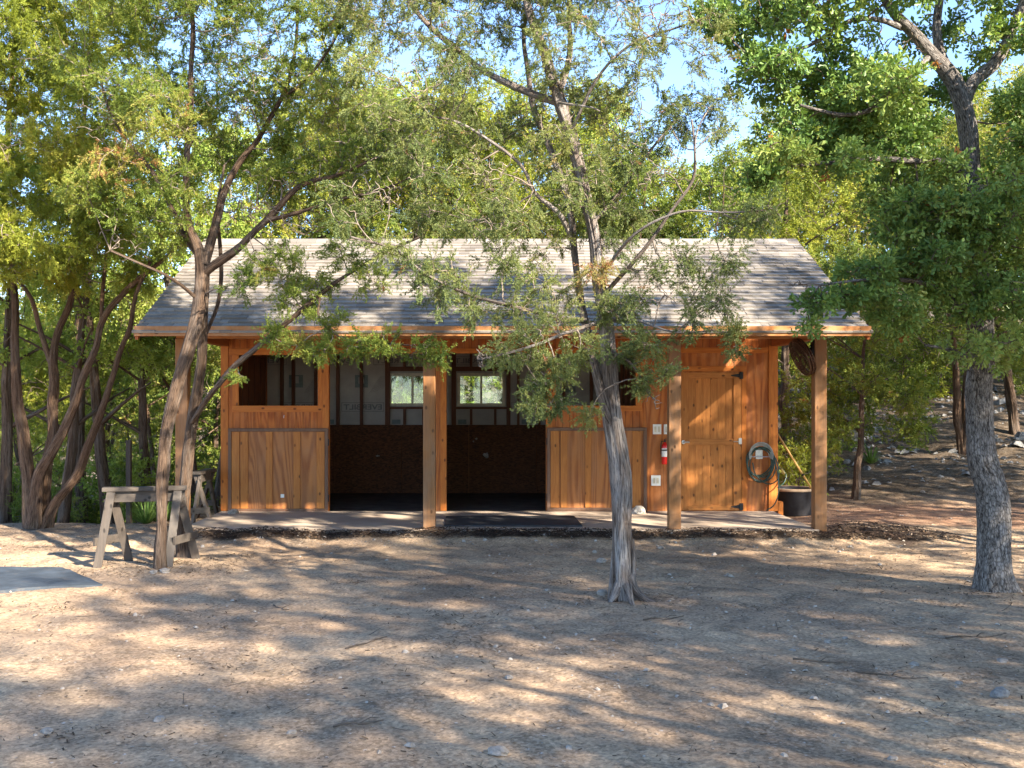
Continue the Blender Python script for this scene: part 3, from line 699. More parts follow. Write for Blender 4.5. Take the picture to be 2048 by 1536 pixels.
# hose hanger
HX, HZ = wx(1518), wz(908)
b = MB(); b.box(HX - .05, HX + .05, FY0 - .012, FY0 - .001, HZ - .07, HZ + .06)
b.tube([(HX + .13 * math.cos(a), FY0 - .07, HZ - .02 + .10 * math.sin(a)) for a in np.linspace(math.pi, 0, 14)], .008, 6)
b.tube([(HX - .14, FY0 - .09, HZ - .035), (HX + .14, FY0 - .09, HZ - .035)], .007, 6)
b.obj('hose_hanger', M['metal'], stable)
b = MB(); b.box(XR + .004, XR + .075, YW - .03, YW + .10, -0.03, .25); b.obj('wood_block', M['trim'], stable, bevel=.004)

# ------------------------------------------------------------------ things on and round the stable
t = thing('fire_extinguisher', 'small red fire extinguisher hanging on the orange wall left of the tack room door', 'fire extinguisher', (wx(1328), FY0 - .07, wz(928)))
cx, cy_, z0 = wx(1328), FY0 - .07, wz(928)
b = MB(); b.lathe((cx, cy_, z0), [(0, 0), (.04, .0), (.045, .01), (.045, .25), (.04, .285), (.022, .305), (.02, .32), (0, .32)], 20); b.obj('cylinder', M['red'], t, smooth=True)
b = MB(); b.lathe((cx, cy_, z0 + .11), [(.0455, 0), (.0462, .001), (.0462, .12), (.0455, .121)], 20); b.obj('instruction_label', M['white'], t)
b = MB(); b.lathe((cx, cy_, z0 + .195), [(.0464, 0), (.047, .001), (.047, .018), (.0464, .019)], 20); b.obj('strap', M['black'], t)
b = MB(); b.lathe((cx, cy_, z0 + .32), [(.014, 0), (.014, .03), (0, .03)], 10); b.bar((cx - .01, cy_, z0 + .36), (cx + .07, cy_ - .01, z0 + .375), .016, .008); b.bar((cx, cy_, z0 + .345), (cx + .06, cy_ - .01, z0 + .34), .014, .006); b.obj('valve_handle', M['black'], t)
b = MB(); b.tube([(cx + .01, cy_, z0 + .335), (cx - .05, cy_ - .01, z0 + .33), (cx - .062, cy_ - .01, z0 + .25), (cx - .056, cy_ - .01, z0 + .14)], .007, 6); b.obj('nozzle_hose', M['black'], t)

t = thing('garden_hose', 'coiled dark green garden hose hanging on the wall right of the tack room door', 'garden hose', (HX, FY0 - .08, HZ))
b = MB()
for k in range(7):
    rx, rzz = .175 + random.uniform(-.02, .035), .20 + random.uniform(-.03, .05); pts = []
    dx, dy = random.uniform(-.015, .015), random.uniform(-.03, .03)
    top = HZ + .09
    for a in np.linspace(0, 2 * math.pi, 40, endpoint=False):
        pts.append((HX + dx + rx * math.sin(a), FY0 - .075 + dy, top - rzz * (1 - math.cos(a)) * (1.0) + .015 * math.sin(2 * a + k)))
    b.tube(pts, .009, 7, closed=True)
b.obj('coil', M['hose'], t, smooth=True)
b = MB()
for k in range(3):
    rx = .145 + .012 * k; pts = [(HX + rx * math.cos(a), FY0 - .10 - .012 * k, HZ - .01 + (.14 + .02 * k) * math.sin(a)) for a in np.linspace(-.35, math.pi + .35, 26)]
    b.tube(pts, .009, 7)
b.obj('pale_hose', M['hose_grey'], t, smooth=True)
def cat(pts, n=8):
    pts = [np.array(p, float) for p in pts]; Q = [2 * pts[0] - pts[1]] + pts + [2 * pts[-1] - pts[-2]]; out = []
    for i in range(1, len(Q) - 2):
        for k in range(n):
            u = k / n; a, b_, c, d = Q[i - 1], Q[i], Q[i + 1], Q[i + 2]
            out.append(.5 * ((2 * b_) + (-a + c) * u + (2 * a - 5 * b_ + 4 * c - d) * u * u + (-a + 3 * b_ - 3 * c + d) * u ** 3))
    out.append(Q[-2]); return out
b = MB()
b.tube([tuple(p) for p in cat([P(1505, 925, 15.42), P(1512, 950, 15.40), P(1535, 968, 15.38), P(1556, 958, 15.36), P(1556, 930, 15.37), P(1545, 905, 15.40)])], .009, 7)
b.tube([tuple(p) for p in cat([P(1545, 912, 15.40), P(1555, 945, 15.36), P(1557, 985, 15.34), P(1548, 1010, 15.36), P(1532, 1021, 15.38)])], .009, 7)
b.tube([tuple(p) for p in cat([P(1555, 975, 15.34), P(1568, 965, 15.36), P(1572, 950, 15.4), P(1566, 940, 15.42)])], .009, 7)
b.obj('loose_loop', M['hose'], t, smooth=True)
b = MB(); b.tube([tuple(P(1563, 938, 15.42)), tuple(P(1569, 948, 15.4))], .018, 8); b.obj('nozzle', M['brass'], t)

# rubber tub
TX, TY = 4.56, 16.25; tz = float(H(TX, TY))
t = thing('rubber_tub', 'black rubber feed tub with a dusty tan rim beside the right stable corner', 'tub', (TX, TY, tz))
b = MB(); b.lathe((TX, TY, tz), [(0, 0), (.27, 0), (.285, .02), (.325, .36), (.345, .375), (.35, .41), (.335, .415), (.315, .37), (.27, .05), (0, .04)], 36); b.obj('bowl', M['tub'], t, smooth=True)
b = MB(); b.lathe((TX, TY, tz), [(.352, .378), (.357, .385), (.357, .412), (.34, .420), (.332, .412)], 36); b.obj('rim', mk_flat('dusty_tan_rubber', (0.34, .24, .16), .8), t, smooth=True)
# pole
a0 = P(1551, 862, 15.75); a1 = P(1623, 977, 15.55)
t = thing('tool_handle', 'yellow wooden tool handle leaning from the stable corner across the black tub', 'tool handle', a1)
b = MB(); b.tube([tuple(a0), tuple(a1)], .016, 10); b.obj('pole', M['yellowwood'], t, smooth=True)
g0 = a0 * .25 + a1 * .75; g1 = a0 * .22 + a1 * .78
b = MB(); b.tube([tuple(g0), tuple(g1)], .026, 10); b.obj('clamp', M['black'], t)
# fan
fc = P(1600, 716, 13.40)
t = thing('wall_fan', 'brown metal caged fan mounted on the inner side of the right porch post', 'fan', P(1622, 705, 13.42))
ax = Vector((-0.90, -0.10, -0.42)).normalized(); q = Vector((0, 0, 1)).rotation_difference(ax); fcv = Vector(fc)
def disc(r, h, a): return fcv + q @ Vector((r * math.cos(a), r * math.sin(a), h))
b = MB()
for r, h in ((.235, 0), (.24, -.035), (.235, -.07), (.16, .025), (.09, .035), (.16, -.09), (.09, -.10)):
    b.tube([disc(r, h, a) for a in np.linspace(0, 2 * math.pi, 36, endpoint=False)], 0.010 if r > .2 else .006, 5, closed=True)
for k in range(40):
    a = 2 * math.pi * k / 40; b.tube([disc(.04, .038, a), disc(.15, .028, a), disc(.235, 0, a), disc(.24, -.035, a), disc(.235, -.07, a), disc(.15, -.095, a), disc(.05, -.105, a)], .0042, 4)
b.obj('cage', M['bronze'], t)
b = MB()
for k in range(4):
    a = k * math.pi / 2 + .3
    b.hexa([disc(.03, -.06, a - .3), disc(.03, -.03, a + .3), disc(.21, -.02, a + .38), disc(.21, -.075, a - .25)] + [disc(.03, -.057, a - .3), disc(.03, -.027, a + .3), disc(.21, -.017, a + .38), disc(.21, -.072, a - .25)])
b.obj('blades', M['bronze'], t)
b = MB(); qz = q @ Vector((0, 0, 1)); b.lathe(tuple(fcv - qz * .14), [(0, 0), (.05, 0), (.065, -.02), (.065, -.12), (.05, -.16), (0, -.17)], 16, tuple(ax)); b.obj('motor', M['black'], t, smooth=True)
px4 = (1638 - CX) * 13.42 / F
b = MB(); b.tube([tuple(fcv - qz * .26), (px4 - .11, 13.42, 2.42), (px4 - .077, 13.42, 2.42)], .014, 8)
b.box(px4 - .09, px4 - .0765, 13.37, 13.47, 2.34, 2.48); b.obj('bracket', M['black'], t)

# mats
b = MB(); cs = [P(887, 1054, 13.6), P(1163, 1054, 13.6), P(1138, 1034, 14.8), P(900, 1034, 14.8)]
xa, xb = (889 - CX) * 13.75 / F, (1163 - CX) * 13.75 / F
b.hexa([(xa, 13.62, SZ + .001), (xb, 13.60, SZ + .001), (xb - .02, 14.72, SZ + .001), (xa - .02, 14.70, SZ + .001), (xa, 13.62, SZ + .02), (xb, 13.60, SZ + .02), (xb - .02, 14.72, SZ + .02), (xa - .02, 14.70, SZ + .02)])
o = b.obj('rubber_mat', M['rubber'], bevel=.004); tag(o, 'dark grey rubber mat on the porch floor before the right hand stall', 'mat')
def ground_mat():
    A, B, C, D = np.array([-3.72, 9.12]), np.array([-4.6, 11.0]), np.array([-7.6, 10.6]), np.array([-6.7, 8.6])
    A = np.array([(205 - CX) * 9.98 / F, 9.98]); B = np.array([(125 - CX) * 10.95 / F, 10.95]); C = np.array([(-120 - CX) * 10.95 / F, 10.95]); D = np.array([(-180 - CX) * 9.2 / F, 9.2])
    n = 24; u = np.linspace(0, 1, n); U, V_ = np.meshgrid(u, u)
    PP = (A[None, None] * ((1 - U) * (1 - V_))[..., None] + B * (U * (1 - V_))[..., None] + C * (U * V_)[..., None] + D * ((1 - U) * V_)[..., None])
    z = H(PP[..., 0], PP[..., 1]) + .022
    top = np.concatenate([PP, z[..., None]], -1).reshape(-1, 3); bot = top.copy(); bot[:, 2] -= .035
    i = np.arange((n - 1) ** 2); r = i // (n - 1); c = i % (n - 1); a = r * n + c
    Q = np.stack([a, a + 1, a + n + 1, a + n], 1); Q = np.concatenate([Q, Q[:, ::-1] + n * n])
    ring = np.concatenate([np.arange(n), np.arange(1, n) * n + n - 1, (n - 1) * n + np.arange(n - 2, -1, -1), np.arange(n - 2, 0, -1) * n])
    r2 = np.roll(ring, -1); Q = np.concatenate([Q, np.stack([r2, ring, ring + n * n, r2 + n * n], 1)])
    o = np_mesh('rubber_mat', np.concatenate([top, bot]), Q, M['slate']); tag(o, 'blue grey rubber mat lying on the dirt left of the sawhorse', 'mat')
ground_mat()

# sawhorses
def sawhorse(label, tl, tr, feet, h, zg):
    """tl,tr ends of the top (x,y); feet four (x,y)"""
    t = thing('sawhorse', label, 'sawhorse', ((tl[0] + tr[0]) / 2, (tl[1] + tr[1]) / 2, zg), 'weathered sawhorses')
    A = Vector((*tl, h + zg)); B = Vector((*tr, h + zg)); d = (B - A).normalized()
    b = MB(); b.bar(A - Vector((0, 0, .02)), B - Vector((0, 0, .02)), .14, .042); b.obj('top_board', M['greywood_x'], t, bevel=.004)
    b = MB(); b.bar(A + d * .05 - Vector((0, 0, .10)), B - d * .02 - Vector((0, 0, .10)), .05, .11); b.obj('beam', M['greywood_x'], t, bevel=.004)
    tops = []
    for i, f in enumerate(feet):
        e = A + d * .09 if i < 2 else B - d * .09
        side = Vector((-d.y, d.x, 0)) * (.04 if i % 2 else -.04)
        ft = Vector((f[0], f[1], float(H(f[0], f[1])) - .02)); tp = e + side - Vector((0, 0, .045)); tops.append((tp, ft))
        b = MB(); b.bar(tp, ft, .042, .085, up=(d.x, d.y, 0)); b.obj('leg', M['greywood'], t, bevel=.004)
    for i in (0, 2):
        a = tops[i][0].lerp(tops[i][1], .64); c = tops[i + 1][0].lerp(tops[i + 1][1], .64); off = d * (-.045 if i == 0 else .045)
        ex = (c - a).normalized() * .05
        b = MB(); b.bar(a + off - ex, c + off + ex, .03, .085); b.obj('brace', M['greywood_x'], t, bevel=.004)
        a = tops[i][0].lerp(tops[i][1], .16); c = tops[i + 1][0].lerp(tops[i + 1][1], .16)
        b = MB(); b.bar(a + off * .9, c + off * .9, .025, .1); b.obj('gusset', M['greywood_x'], t, bevel=.003)
    return t
def gx(px, Y): return (px - CX) * Y / F
sawhorse('weathered wooden sawhorse standing against the twin trunks of the front juniper', (gx(205, 11.1), 11.1), (gx(374, 11.3), 11.3),
         [(gx(194, 11.0), 11.0), (gx(259, 11.40), 11.40), (gx(336, 10.9), 10.9), (gx(393, 11.5), 11.5)], .80, float(H(-3.6, 11.2)))
sawhorse('weathered wooden sawhorse by the left front corner of the stable', (gx(392, 14.7), 14.7), (gx(424, 15.4), 15.4),
         [(gx(383, 14.45), 14.45), (gx(428, 14.6), 14.6), (gx(392, 15.8), 15.8), (gx(437, 15.75), 15.75)], .74, 0.0)
pb = P(258, 1048, 15.6)
b = MB(); zf = float(H(pb[0], 15.6)); b.box(pb[0] - .035, pb[0] + .035, 15.56, 15.63, zf - .3, P(258, 880, 15.6)[2]); o = b.obj('fence_post', M['darkpost'], bevel=.006)
tag(o, 'dark weathered fence post standing at the wood edge behind the sawhorse', 'post')

# ------------------------------------------------------------------ rocks
def rock_np(n, seed, squash=.7):
    # icosphere-like from lat-long grid
    la, lo = 9, 14; V = []; 
    th = np.linspace(0, math.pi, la); ph = np.linspace(0, 2 * math.pi, lo, endpoint=False)
    T, Pp = np.meshgrid(th, ph, indexing='ij'); d = np.stack([np.sin(T) * np.cos(Pp), np.sin(T) * np.sin(Pp), np.cos(T)], -1).reshape(-1, 3)
    r = 1 + .30 * noise3(d[:, 0] * 1.6 + seed, d[:, 1] * 1.6, d[:, 2] * 1.6) + .12 * noise3(d[:, 0] * 4 + seed, d[:, 1] * 4, d[:, 2] * 4)
    V = d * r[:, None] * np.array([1, .85, squash]); Q = []
    i = np.arange((la - 1) * lo); a = i // lo * lo; k = i % lo; k2 = (k + 1) % lo
    Q = np.stack([a + k, a + lo + k, a + lo + k2, a + k2], 1); return V, Q
def rock(px, py, w_px, label, mat='rock', Y=None, z=None, squash=.65):
    if Y is None: Y = CH * F / (py - CY)
    x = (px - CX) * Y / F
    if z is None: z = float(H(x, Y))
    r = w_px * Y / F / 2
    V, Q = rock_np(1, px * .37 + py * .11, squash); V = V * r; V[:, 2] += r * squash * (.5 if w_px > 28 else .22)
    a = px * 1.3; c, s = math.cos(a), math.sin(a); V = V @ np.array([[c, s, 0], [-s, c, 0], [0, 0, 1]])
    o = np_mesh('rock', V, Q, M[mat], smooth=False); o.location = (x, Y, z)
    tag(o, label, 'rock', 'loose pale rocks'); return o
rock(466, 1021, 24, 'speckled tan rock on the porch floor at the foot of the left half door', Y=15.2, z=SZ, squash=.6)
rock(1277, 1018, 34, 'large white limestone rock at the foot of the right half door', 'rock_white', Y=15.2, z=SZ, squash=.65)
rock(1999, 1392, 40, 'largest grey rock lying in the dirt in front of the oak', 'rock_grey')
rock(1204, 1190, 24, 'pale rock left of the foot of the grey juniper trunk')
rock(1203, 1124, 22, 'small white rock in the dirt behind the grey juniper')
for px, py, w, lab in ((96, 1467, 28, 'white stone nearest the bottom left corner of the dirt yard'), (320, 1446, 27, 'flat white stone with a dry stem in the sunlit dirt'), (1018, 1360, 20, 'small tan stone in the dirt near the middle of the yard'),
                       (995, 1515, 44, 'flat tan stone at the near edge of the yard'), (583, 1469, 20, 'little pale stone in the left foreground shade'), (1828, 1332, 24, 'white chip of stone left of the largest grey rock'),
                       (1656, 1283, 18, 'small pinkish stone in the middle of the shaded dirt'), (1585, 1301, 14, 'tiny pale stone left of the pinkish stone'), (2005, 1325, 24, 'flat stone in the sun patch below the oak'),
                       (1918, 1365, 16, 'small pale stone beside the largest grey rock'), (1422, 1412, 16, 'little tan stone in the right foreground'), (1784, 1518, 22, 'grey stone at the near right edge of the yard'),
                       (1095, 1180, 12, 'tiny stone between the porch and the grey juniper'), (1322, 1095, 14, 'small stone beside the mulch right of the grey juniper'), (1845, 1000, 12, 'white stone on the reddish dirt before the hill'),
                       (1690, 1275, 14, 'small reddish stone in the shaded dirt right of the grey juniper'), (330, 1148, 24, 'tan stone at the foot of the twin juniper trunks'), (308, 1150, 18, 'small tan stone left of the twin juniper foot'), (1976, 1182, 18, 'pale stone against the foot of the oak trunk')):
    rock(px, py, w, lab, squash=.5)

# ------------------------------------------------------------------ scattered stuff
def scatter_mesh(name, pts, tv, tq, scale, mat, kind, tint, flat=True, label=None, cat_=None):
    n = len(pts); a = rng.uniform(0, 2 * math.pi, n); c, s = np.cos(a), np.sin(a); tl = rng.uniform(-.4, .4, (n, 2)) * (1 if flat else .3)
    Vt = tv[None] * scale[:, None, None]
    X = Vt[..., 0] * c[:, None] - Vt[..., 1] * s[:, None]; Y = Vt[..., 0] * s[:, None] + Vt[..., 1] * c[:, None]
    Z = Vt[..., 2] + X * tl[:, :1] + Y * tl[:, 1:]
    V = np.stack([X, Y, Z], -1) + pts[:, None]
    nv = len(tv); Q = (tq[None] + (np.arange(n) * nv)[:, None, None]).reshape(-1, 4)
    o = np_mesh(name, V.reshape(-1, 3), Q, mat, attrs={'tint': np.repeat(tint, nv)})
    return tag(o, label, cat_, kind=kind)
def gp(n, x0, x1, y0, y1, dz=0.0):
    x = rng.uniform(x0, x1, n); y = rng.uniform(y0, y1, n); return np.stack([x, y, H(x, y) + dz], -1)
def keep_out(p):
    return ~((p[:, 0] > -3.95) & (p[:, 0] < 4.12) & (p[:, 1] > 13.28) & (p[:, 1] < 18.8))
peb = np.array([[-1, -.7, 0], [.9, -.8, 0], [1, .7, 0], [-.8, .8, 0], [-.5, -.4, .7], [.5, -.3, .8], [.4, .4, .75], [-.4, .4, .6]]); pebq = np.array([[4, 5, 6, 7], [0, 1, 5, 4], [1, 2, 6, 5], [2, 3, 7, 6], [3, 0, 4, 7]])
p = np.concatenate([gp(1500, -8, 9, 4.6, 14), gp(2000, 0, 9, 4.6, 17), gp(900, -3.8, 5, 12.6, 13.4)]); p = p[keep_out(p)]
scatter_mesh('pebbles', p, peb, pebq, rng.gamma(1.1, .0042, len(p)) + .0015, mk_rock('tan_pebble', (0.20, 0.16, 0.13), (0.46, 0.40, 0.34)), 'stuff', rng.random(len(p)), label='pale pebbles strewn over the dirt yard', cat_='pebbles')
chip = np.array([[-1, -.25, .05], [1, -.2, 0], [.9, .22, .1], [-.9, .3, .12]]); chq = np.array([[0, 1, 2, 3]])
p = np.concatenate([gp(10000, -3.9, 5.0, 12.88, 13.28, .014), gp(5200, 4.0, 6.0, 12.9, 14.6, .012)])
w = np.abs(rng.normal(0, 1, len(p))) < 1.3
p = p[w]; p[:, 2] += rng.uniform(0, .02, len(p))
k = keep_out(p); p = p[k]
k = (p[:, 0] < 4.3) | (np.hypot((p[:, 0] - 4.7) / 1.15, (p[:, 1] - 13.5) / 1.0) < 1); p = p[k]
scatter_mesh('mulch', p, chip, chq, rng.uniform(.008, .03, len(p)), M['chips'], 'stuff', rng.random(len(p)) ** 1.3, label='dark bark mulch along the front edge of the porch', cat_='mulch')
cc_ = gp(110, -7.5, 8.5, 4.8, 12.8); cc_ = np.vstack([cc_, [[1.2, 9.3, 0]] * 6, [[4.55, 9.65, 0]] * 10, [[-3.35, 11.2, 0]] * 6])
cl_ = np.repeat(cc_, 55, 0)[:, :2]; cl_ = cl_ + rng.normal(0, 1, cl_.shape) * np.repeat(rng.uniform(.06, .34, len(cc_)), 55)[:, None] * np.array([1.4, 1])
cl_ = np.stack([cl_[:, 0], cl_[:, 1], H(cl_[:, 0], cl_[:, 1]) + .005], -1)
p = np.concatenate([cl_, gp(4500, -8, 9, 4.6, 13, .004), gp(5000, 3, 9, 9, 19, .004), gp(24000, 4.6, 22, 18.2, 40, .01), gp(9000, -12, -3.9, 12.5, 20, .01), gp(1500, -4.2, -2.6, 10.4, 12, .004)]); p = p[keep_out(p)]
scatter_mesh('leaf_litter', p, chip, chq, rng.uniform(.006, .02, len(p)) * (1 + .06 * np.maximum(0, p[:, 1] - 14)), M['litter'], 'stuff', rng.random(len(p)), label='dry leaf litter over the yard and the hillside', cat_='leaf litter')
p = gp(9000, 5.0, 26, 19.0, 42, -.01)
scatter_mesh('rubble', p, peb, pebq, rng.gamma(1.4, .020, len(p)) + .008, M['rock_grey'], 'stuff', rng.random(len(p)), label='broken grey limestone rubble on the hillside', cat_='rubble')
# short sticks
st = np.array([[-1, -.03, 0], [1, -.03, 0], [1, .03, .0], [-1, .03, .0], [-1, 0, .05], [1, 0, .05]]); stq = np.array([[0, 1, 5, 4], [2, 3, 4, 5]])
p = np.concatenate([gp(350, -8, 9, 4.8, 13, .004), gp(500, 5, 20, 18.5, 36, .01)])
scatter_mesh('twigs', p, st, stq, rng.gamma(1.6, .026, len(p)) + .012, M['twig_dark'], 'stuff', rng.random(len(p)), label='fallen dry twigs on the ground', cat_='twigs')

for px, py, L_, a_, lab in ((1640, 1325, .34, -.1, 'dry fallen stick in the shaded dirt right of the yard centre'), (1780, 1352, .40, -.25, 'thin dark stick left of the largest grey rock'), (1950, 1278, .5, .1, 'long dry stick before the oak'),
                            (730, 1290, .3, .5, 'short dry stick in the sunlit left half of the yard'), (560, 1215, .22, -.6, 'small stick behind the sun patch on the left'), (720, 1455, .26, .15, 'small dry stick at the near edge of the yard'), (1330, 1240, .35, .2, 'stick lying just before the grey juniper')):
    Y = CH * F / (py - CY); x = (px - CX) * Y / F; b = MB(); n = 7; pts = []
    for k in range(n):
        u = k / (n - 1) - .5; xx = x + L_ * u * math.cos(a_) + .012 * math.sin(k * 2.1 + px); yy = Y + L_ * u * math.sin(a_) * 2 + .012 * math.cos(k * 1.7 + px); pts.append((xx, yy, float(H(xx, yy)) + .010 + .006 * math.sin(k * 1.3)))
    b.tube(pts, [.007 * (1 - .09 * k) for k in range(n)], 6); m_ = pts[3]; b.tube([m_, (m_[0] + .06, m_[1] + .05, m_[2] + .02), (m_[0] + .11, m_[1] + .06, m_[2] + .015)], [.004, .003, .0015], 5)
    tag(b.obj('stick', M['twig_dark'], smooth=True), lab, 'stick', 'fallen sticks in the yard')
# ------------------------------------------------------------------ trees
def crspline(pts, step):
    pts = np.asarray(pts, float); Q = np.vstack([2 * pts[0] - pts[1], pts, 2 * pts[-1] - pts[-2]]); out = []
    for i in range(1, len(Q) - 2):
        L = np.linalg.norm((Q[i + 1] - Q[i])[:3]); n = max(1, int(L / step)); u = (np.arange(n) / n)[:, None]
        a, b, c, d = Q[i - 1], Q[i], Q[i + 1], Q[i + 2]
        out.append(.5 * ((2 * b) + (-a + c) * u + (2 * a - 5 * b + 4 * c - d) * u * u + (-a + 3 * b - 3 * c + d) * u ** 3))
    out.append(Q[-2][None]); return np.vstack(out)
def trunk_mesh(limbs, style, seed):
    """limbs: arrays (n,4) x y z r -> verts, quads, bk"""
    VV, QQ, BB = [], [], []; base = 0
    for li, L in enumerate(limbs):
        rmax = L[:, 3].max(); pts = crspline(L, max(.03, min(.06, rmax * .7)) if rmax > .05 else .08)
        n = 46 if rmax > .07 else (18 if rmax > .05 else 9)
        c, r = pts[:, :3].copy(), np.maximum(pts[:, 3], .003); m = len(c)
        s = np.concatenate([[0], np.cumsum(np.linalg.norm(np.diff(c, axis=0), axis=1))])
        wob = rmax * .35
        wob = wob + (.011 if li > 1 and style != 'oak' else 0)
        c[:, 2] += .5 * wob * noise3(s * 4.1, seed + li, 3.5) * (c[:, 2] > 1)
        c[:, 0] += wob * noise3(s * 2.3, seed + li, 0.5) * np.clip(s * 3, 0, 1); c[:, 1] += wob * noise3(s * 2.3, seed + li, 7.5) * np.clip(s * 3, 0, 1)
        t = np.gradient(c, axis=0); t /= np.linalg.norm(t, axis=1)[:, None]
        u = np.zeros_like(t); u0 = np.cross(t[0], [0, 1, .01]); u0 /= np.linalg.norm(u0); u[0] = u0
        for i in range(1, m):
            v = u[i - 1] - t[i] * np.dot(u[i - 1], t[i]); u[i] = v / np.linalg.norm(v)
        w = np.cross(t, u); th = np.linspace(0, 2 * math.pi, n, endpoint=False)
        TH, SS = np.meshgrid(th, s)
        ca, sa = np.cos(TH), np.sin(TH); sd = seed * 3.7 + li * 11
        if style == 'oak': rel = 1 + .07 * noise3(ca * 1.2 + sd, sa * 1.2, SS * 2) + .05 * noise3(ca * 5 + sd, sa * 5, SS * 14)
        else:
            tw = TH + SS * .35; cb, sb = np.cos(tw), np.sin(tw)
            rel = 1 + .20 * noise3(cb * 1.5 + sd, sb * 1.5, SS * .9) - .26 * np.abs(noise3(cb * 3.6 + sd, sb * 3.6, SS * 1.5)) ** .7 + .10 + .07 * noise3(cb * 9 + sd, sb * 9, SS * 5)
        if li == 0 or (L[0, 2] < .1 and rmax > .06):
            fl = np.exp(-SS / (.17 if style != 'oak' else .17)); rel = rel + fl * ((.45 if style == 'oak' else .32) + .45 * noise3(ca * 1.8 + sd, sa * 1.8, 0.3))
        RR = r[:, None] * rel
        V = c[:, None] + u[:, None] * (RR * ca)[..., None] + w[:, None] * (RR * sa)[..., None]
        i = np.arange((m - 1) * n); a = i // n * n; k = i % n; k2 = (k + 1) % n
        Q = np.stack([a + k, a + k2, a + n + k2, a + n + k], 1)
        VV.append(V.reshape(-1, 3)); QQ.append(Q + base); base += m * n
        k_ = max(rmax, .03) * 1.2
        BB.append(np.stack([ca * k_ + li * .37, sa * k_ + li * .21, SS], -1).reshape(-1, 3))
    return np.vstack(VV), np.vstack(QQ), np.vstack(BB)

def twig_mesh(A, ns=3):
    """A: (n,K,4) paths"""
    n, K, _ = A.shape; c = A[..., :3]; r = A[..., 3]
    t = np.gradient(c, axis=1); t /= np.linalg.norm(t, axis=2, keepdims=True) + 1e-9
    ref = np.tile(np.array([.3, .2, .93]), (n, K, 1)); u = np.cross(t, ref); u /= np.linalg.norm(u, axis=2, keepdims=True) + 1e-9; w = np.cross(t, u)
    th = 2 * math.pi * np.arange(ns) / ns
    V = c[:, :, None] + (u[:, :, None] * np.cos(th)[None, None, :, None] + w[:, :, None] * np.sin(th)[None, None, :, None]) * r[:, :, None, None]
    i = np.arange((K - 1) * ns); a = i // ns * ns; k = i % ns; k2 = (k + 1) % ns
    q = np.stack([a + k, a + k2, a + ns + k2, a + ns + k], 1)
    Q = (q[None] + (np.arange(n) * K * ns)[:, None, None]).reshape(-1, 4); return V.reshape(-1, 3), Q

def unit(v): return v / (np.linalg.norm(v, axis=-1, keepdims=True) + 1e-9)
# spray templates: quads along +X
def jun_template(nq, L, ql, qw, r):
    V = []
    for k in range(nq):
        u = r.uniform(0, 1); p = np.array([u * L, 0, 0]) + r.normal(0, .004, 3)
        az = r.uniform(0, 2 * math.pi); el = r.uniform(.35, .95) * (1 - .4 * u)
        d = np.array([math.cos(el), math.sin(el) * math.cos(az), math.sin(el) * math.sin(az)])
        s = np.cross(d, r.normal(0, 1, 3)); s /= np.linalg.norm(s); l = ql * r.uniform(.6, 1.3) * (1.1 - .4 * u); w = qw * r.uniform(.7, 1.2)
        V += [p, p + d * l * .5 + s * w / 2, p + d * l, p + d * l * .55 - s * w / 2]
    return np.array(V)
def oak_template(nl, L, ll, lw, r):
    V = []
    for k in range(nl):
        u = (k + .5) / nl; p = np.array([u * L, 0, 0]); az = k * 2.4 + r.uniform(-.4, .4); el = r.uniform(.5, 1.2)
        d = np.array([math.cos(el), math.sin(el) * math.cos(az), math.sin(el) * math.sin(az)])
        s = np.cross(d, r.normal(0, 1, 3)); s /= np.linalg.norm(s); nn = np.cross(s, d); l = ll * r.uniform(.7, 1.2); w = lw * r.uniform(.8, 1.2)
        b0 = p + d * .006; mid = p + d * l * .6 + nn * l * .07; tip = p + d * l
        V += [b0, b0 + d * l * .45 + s * w * .45, mid + s * w * .5 + d * l * .15, tip, b0, tip, mid - s * w * .5 + d * l * .15, b0 + d * l * .45 - s * w * .45]
    return np.array(V)
tr = np.random.default_rng(3)
TPL = {'jun': [jun_template(38, .085, .019, .0060, tr) for _ in range(6)],
       'junfar': [jun_template(17, .15, .045, .015, tr) for _ in range(6)],
       'oak': [oak_template(8, .09, .058, .024, tr) for _ in range(6)],
       'leaffar': [oak_template(8, .15, .062, .032, tr) for _ in range(5)]}
def sprays(pos, dirs, scale, tpl, tint):
    VV = []; TT = []; tp = TPL[tpl]; nn = len(pos); which = rng.integers(0, len(tp), nn)
    for ti, T in enumerate(tp):
        m = which == ti
        if not m.any(): continue
        p, d, s = pos[m], unit(dirs[m]), scale[m]; rv = rng.normal(0, 1, p.shape); u = unit(np.cross(d, rv)); w = np.cross(d, u)
        V = (T[None, :, 0:1] * d[:, None] + T[None, :, 1:2] * u[:, None] + T[None, :, 2:3] * w[:, None]) * s[:, None, None] + p[:, None]
        VV.append(V.reshape(-1, 3)); tt = np.repeat(tint[m], T.shape[0] // 4)
        tt = np.where(tt > .99, 1.0, np.clip(tt + rng.normal(0, .10, tt.shape), 0, .96)); TT.append(np.repeat(tt, 4))
    V = np.vstack(VV); return V, np.arange(len(V)).reshape(-1, 4), np.concatenate(TT)

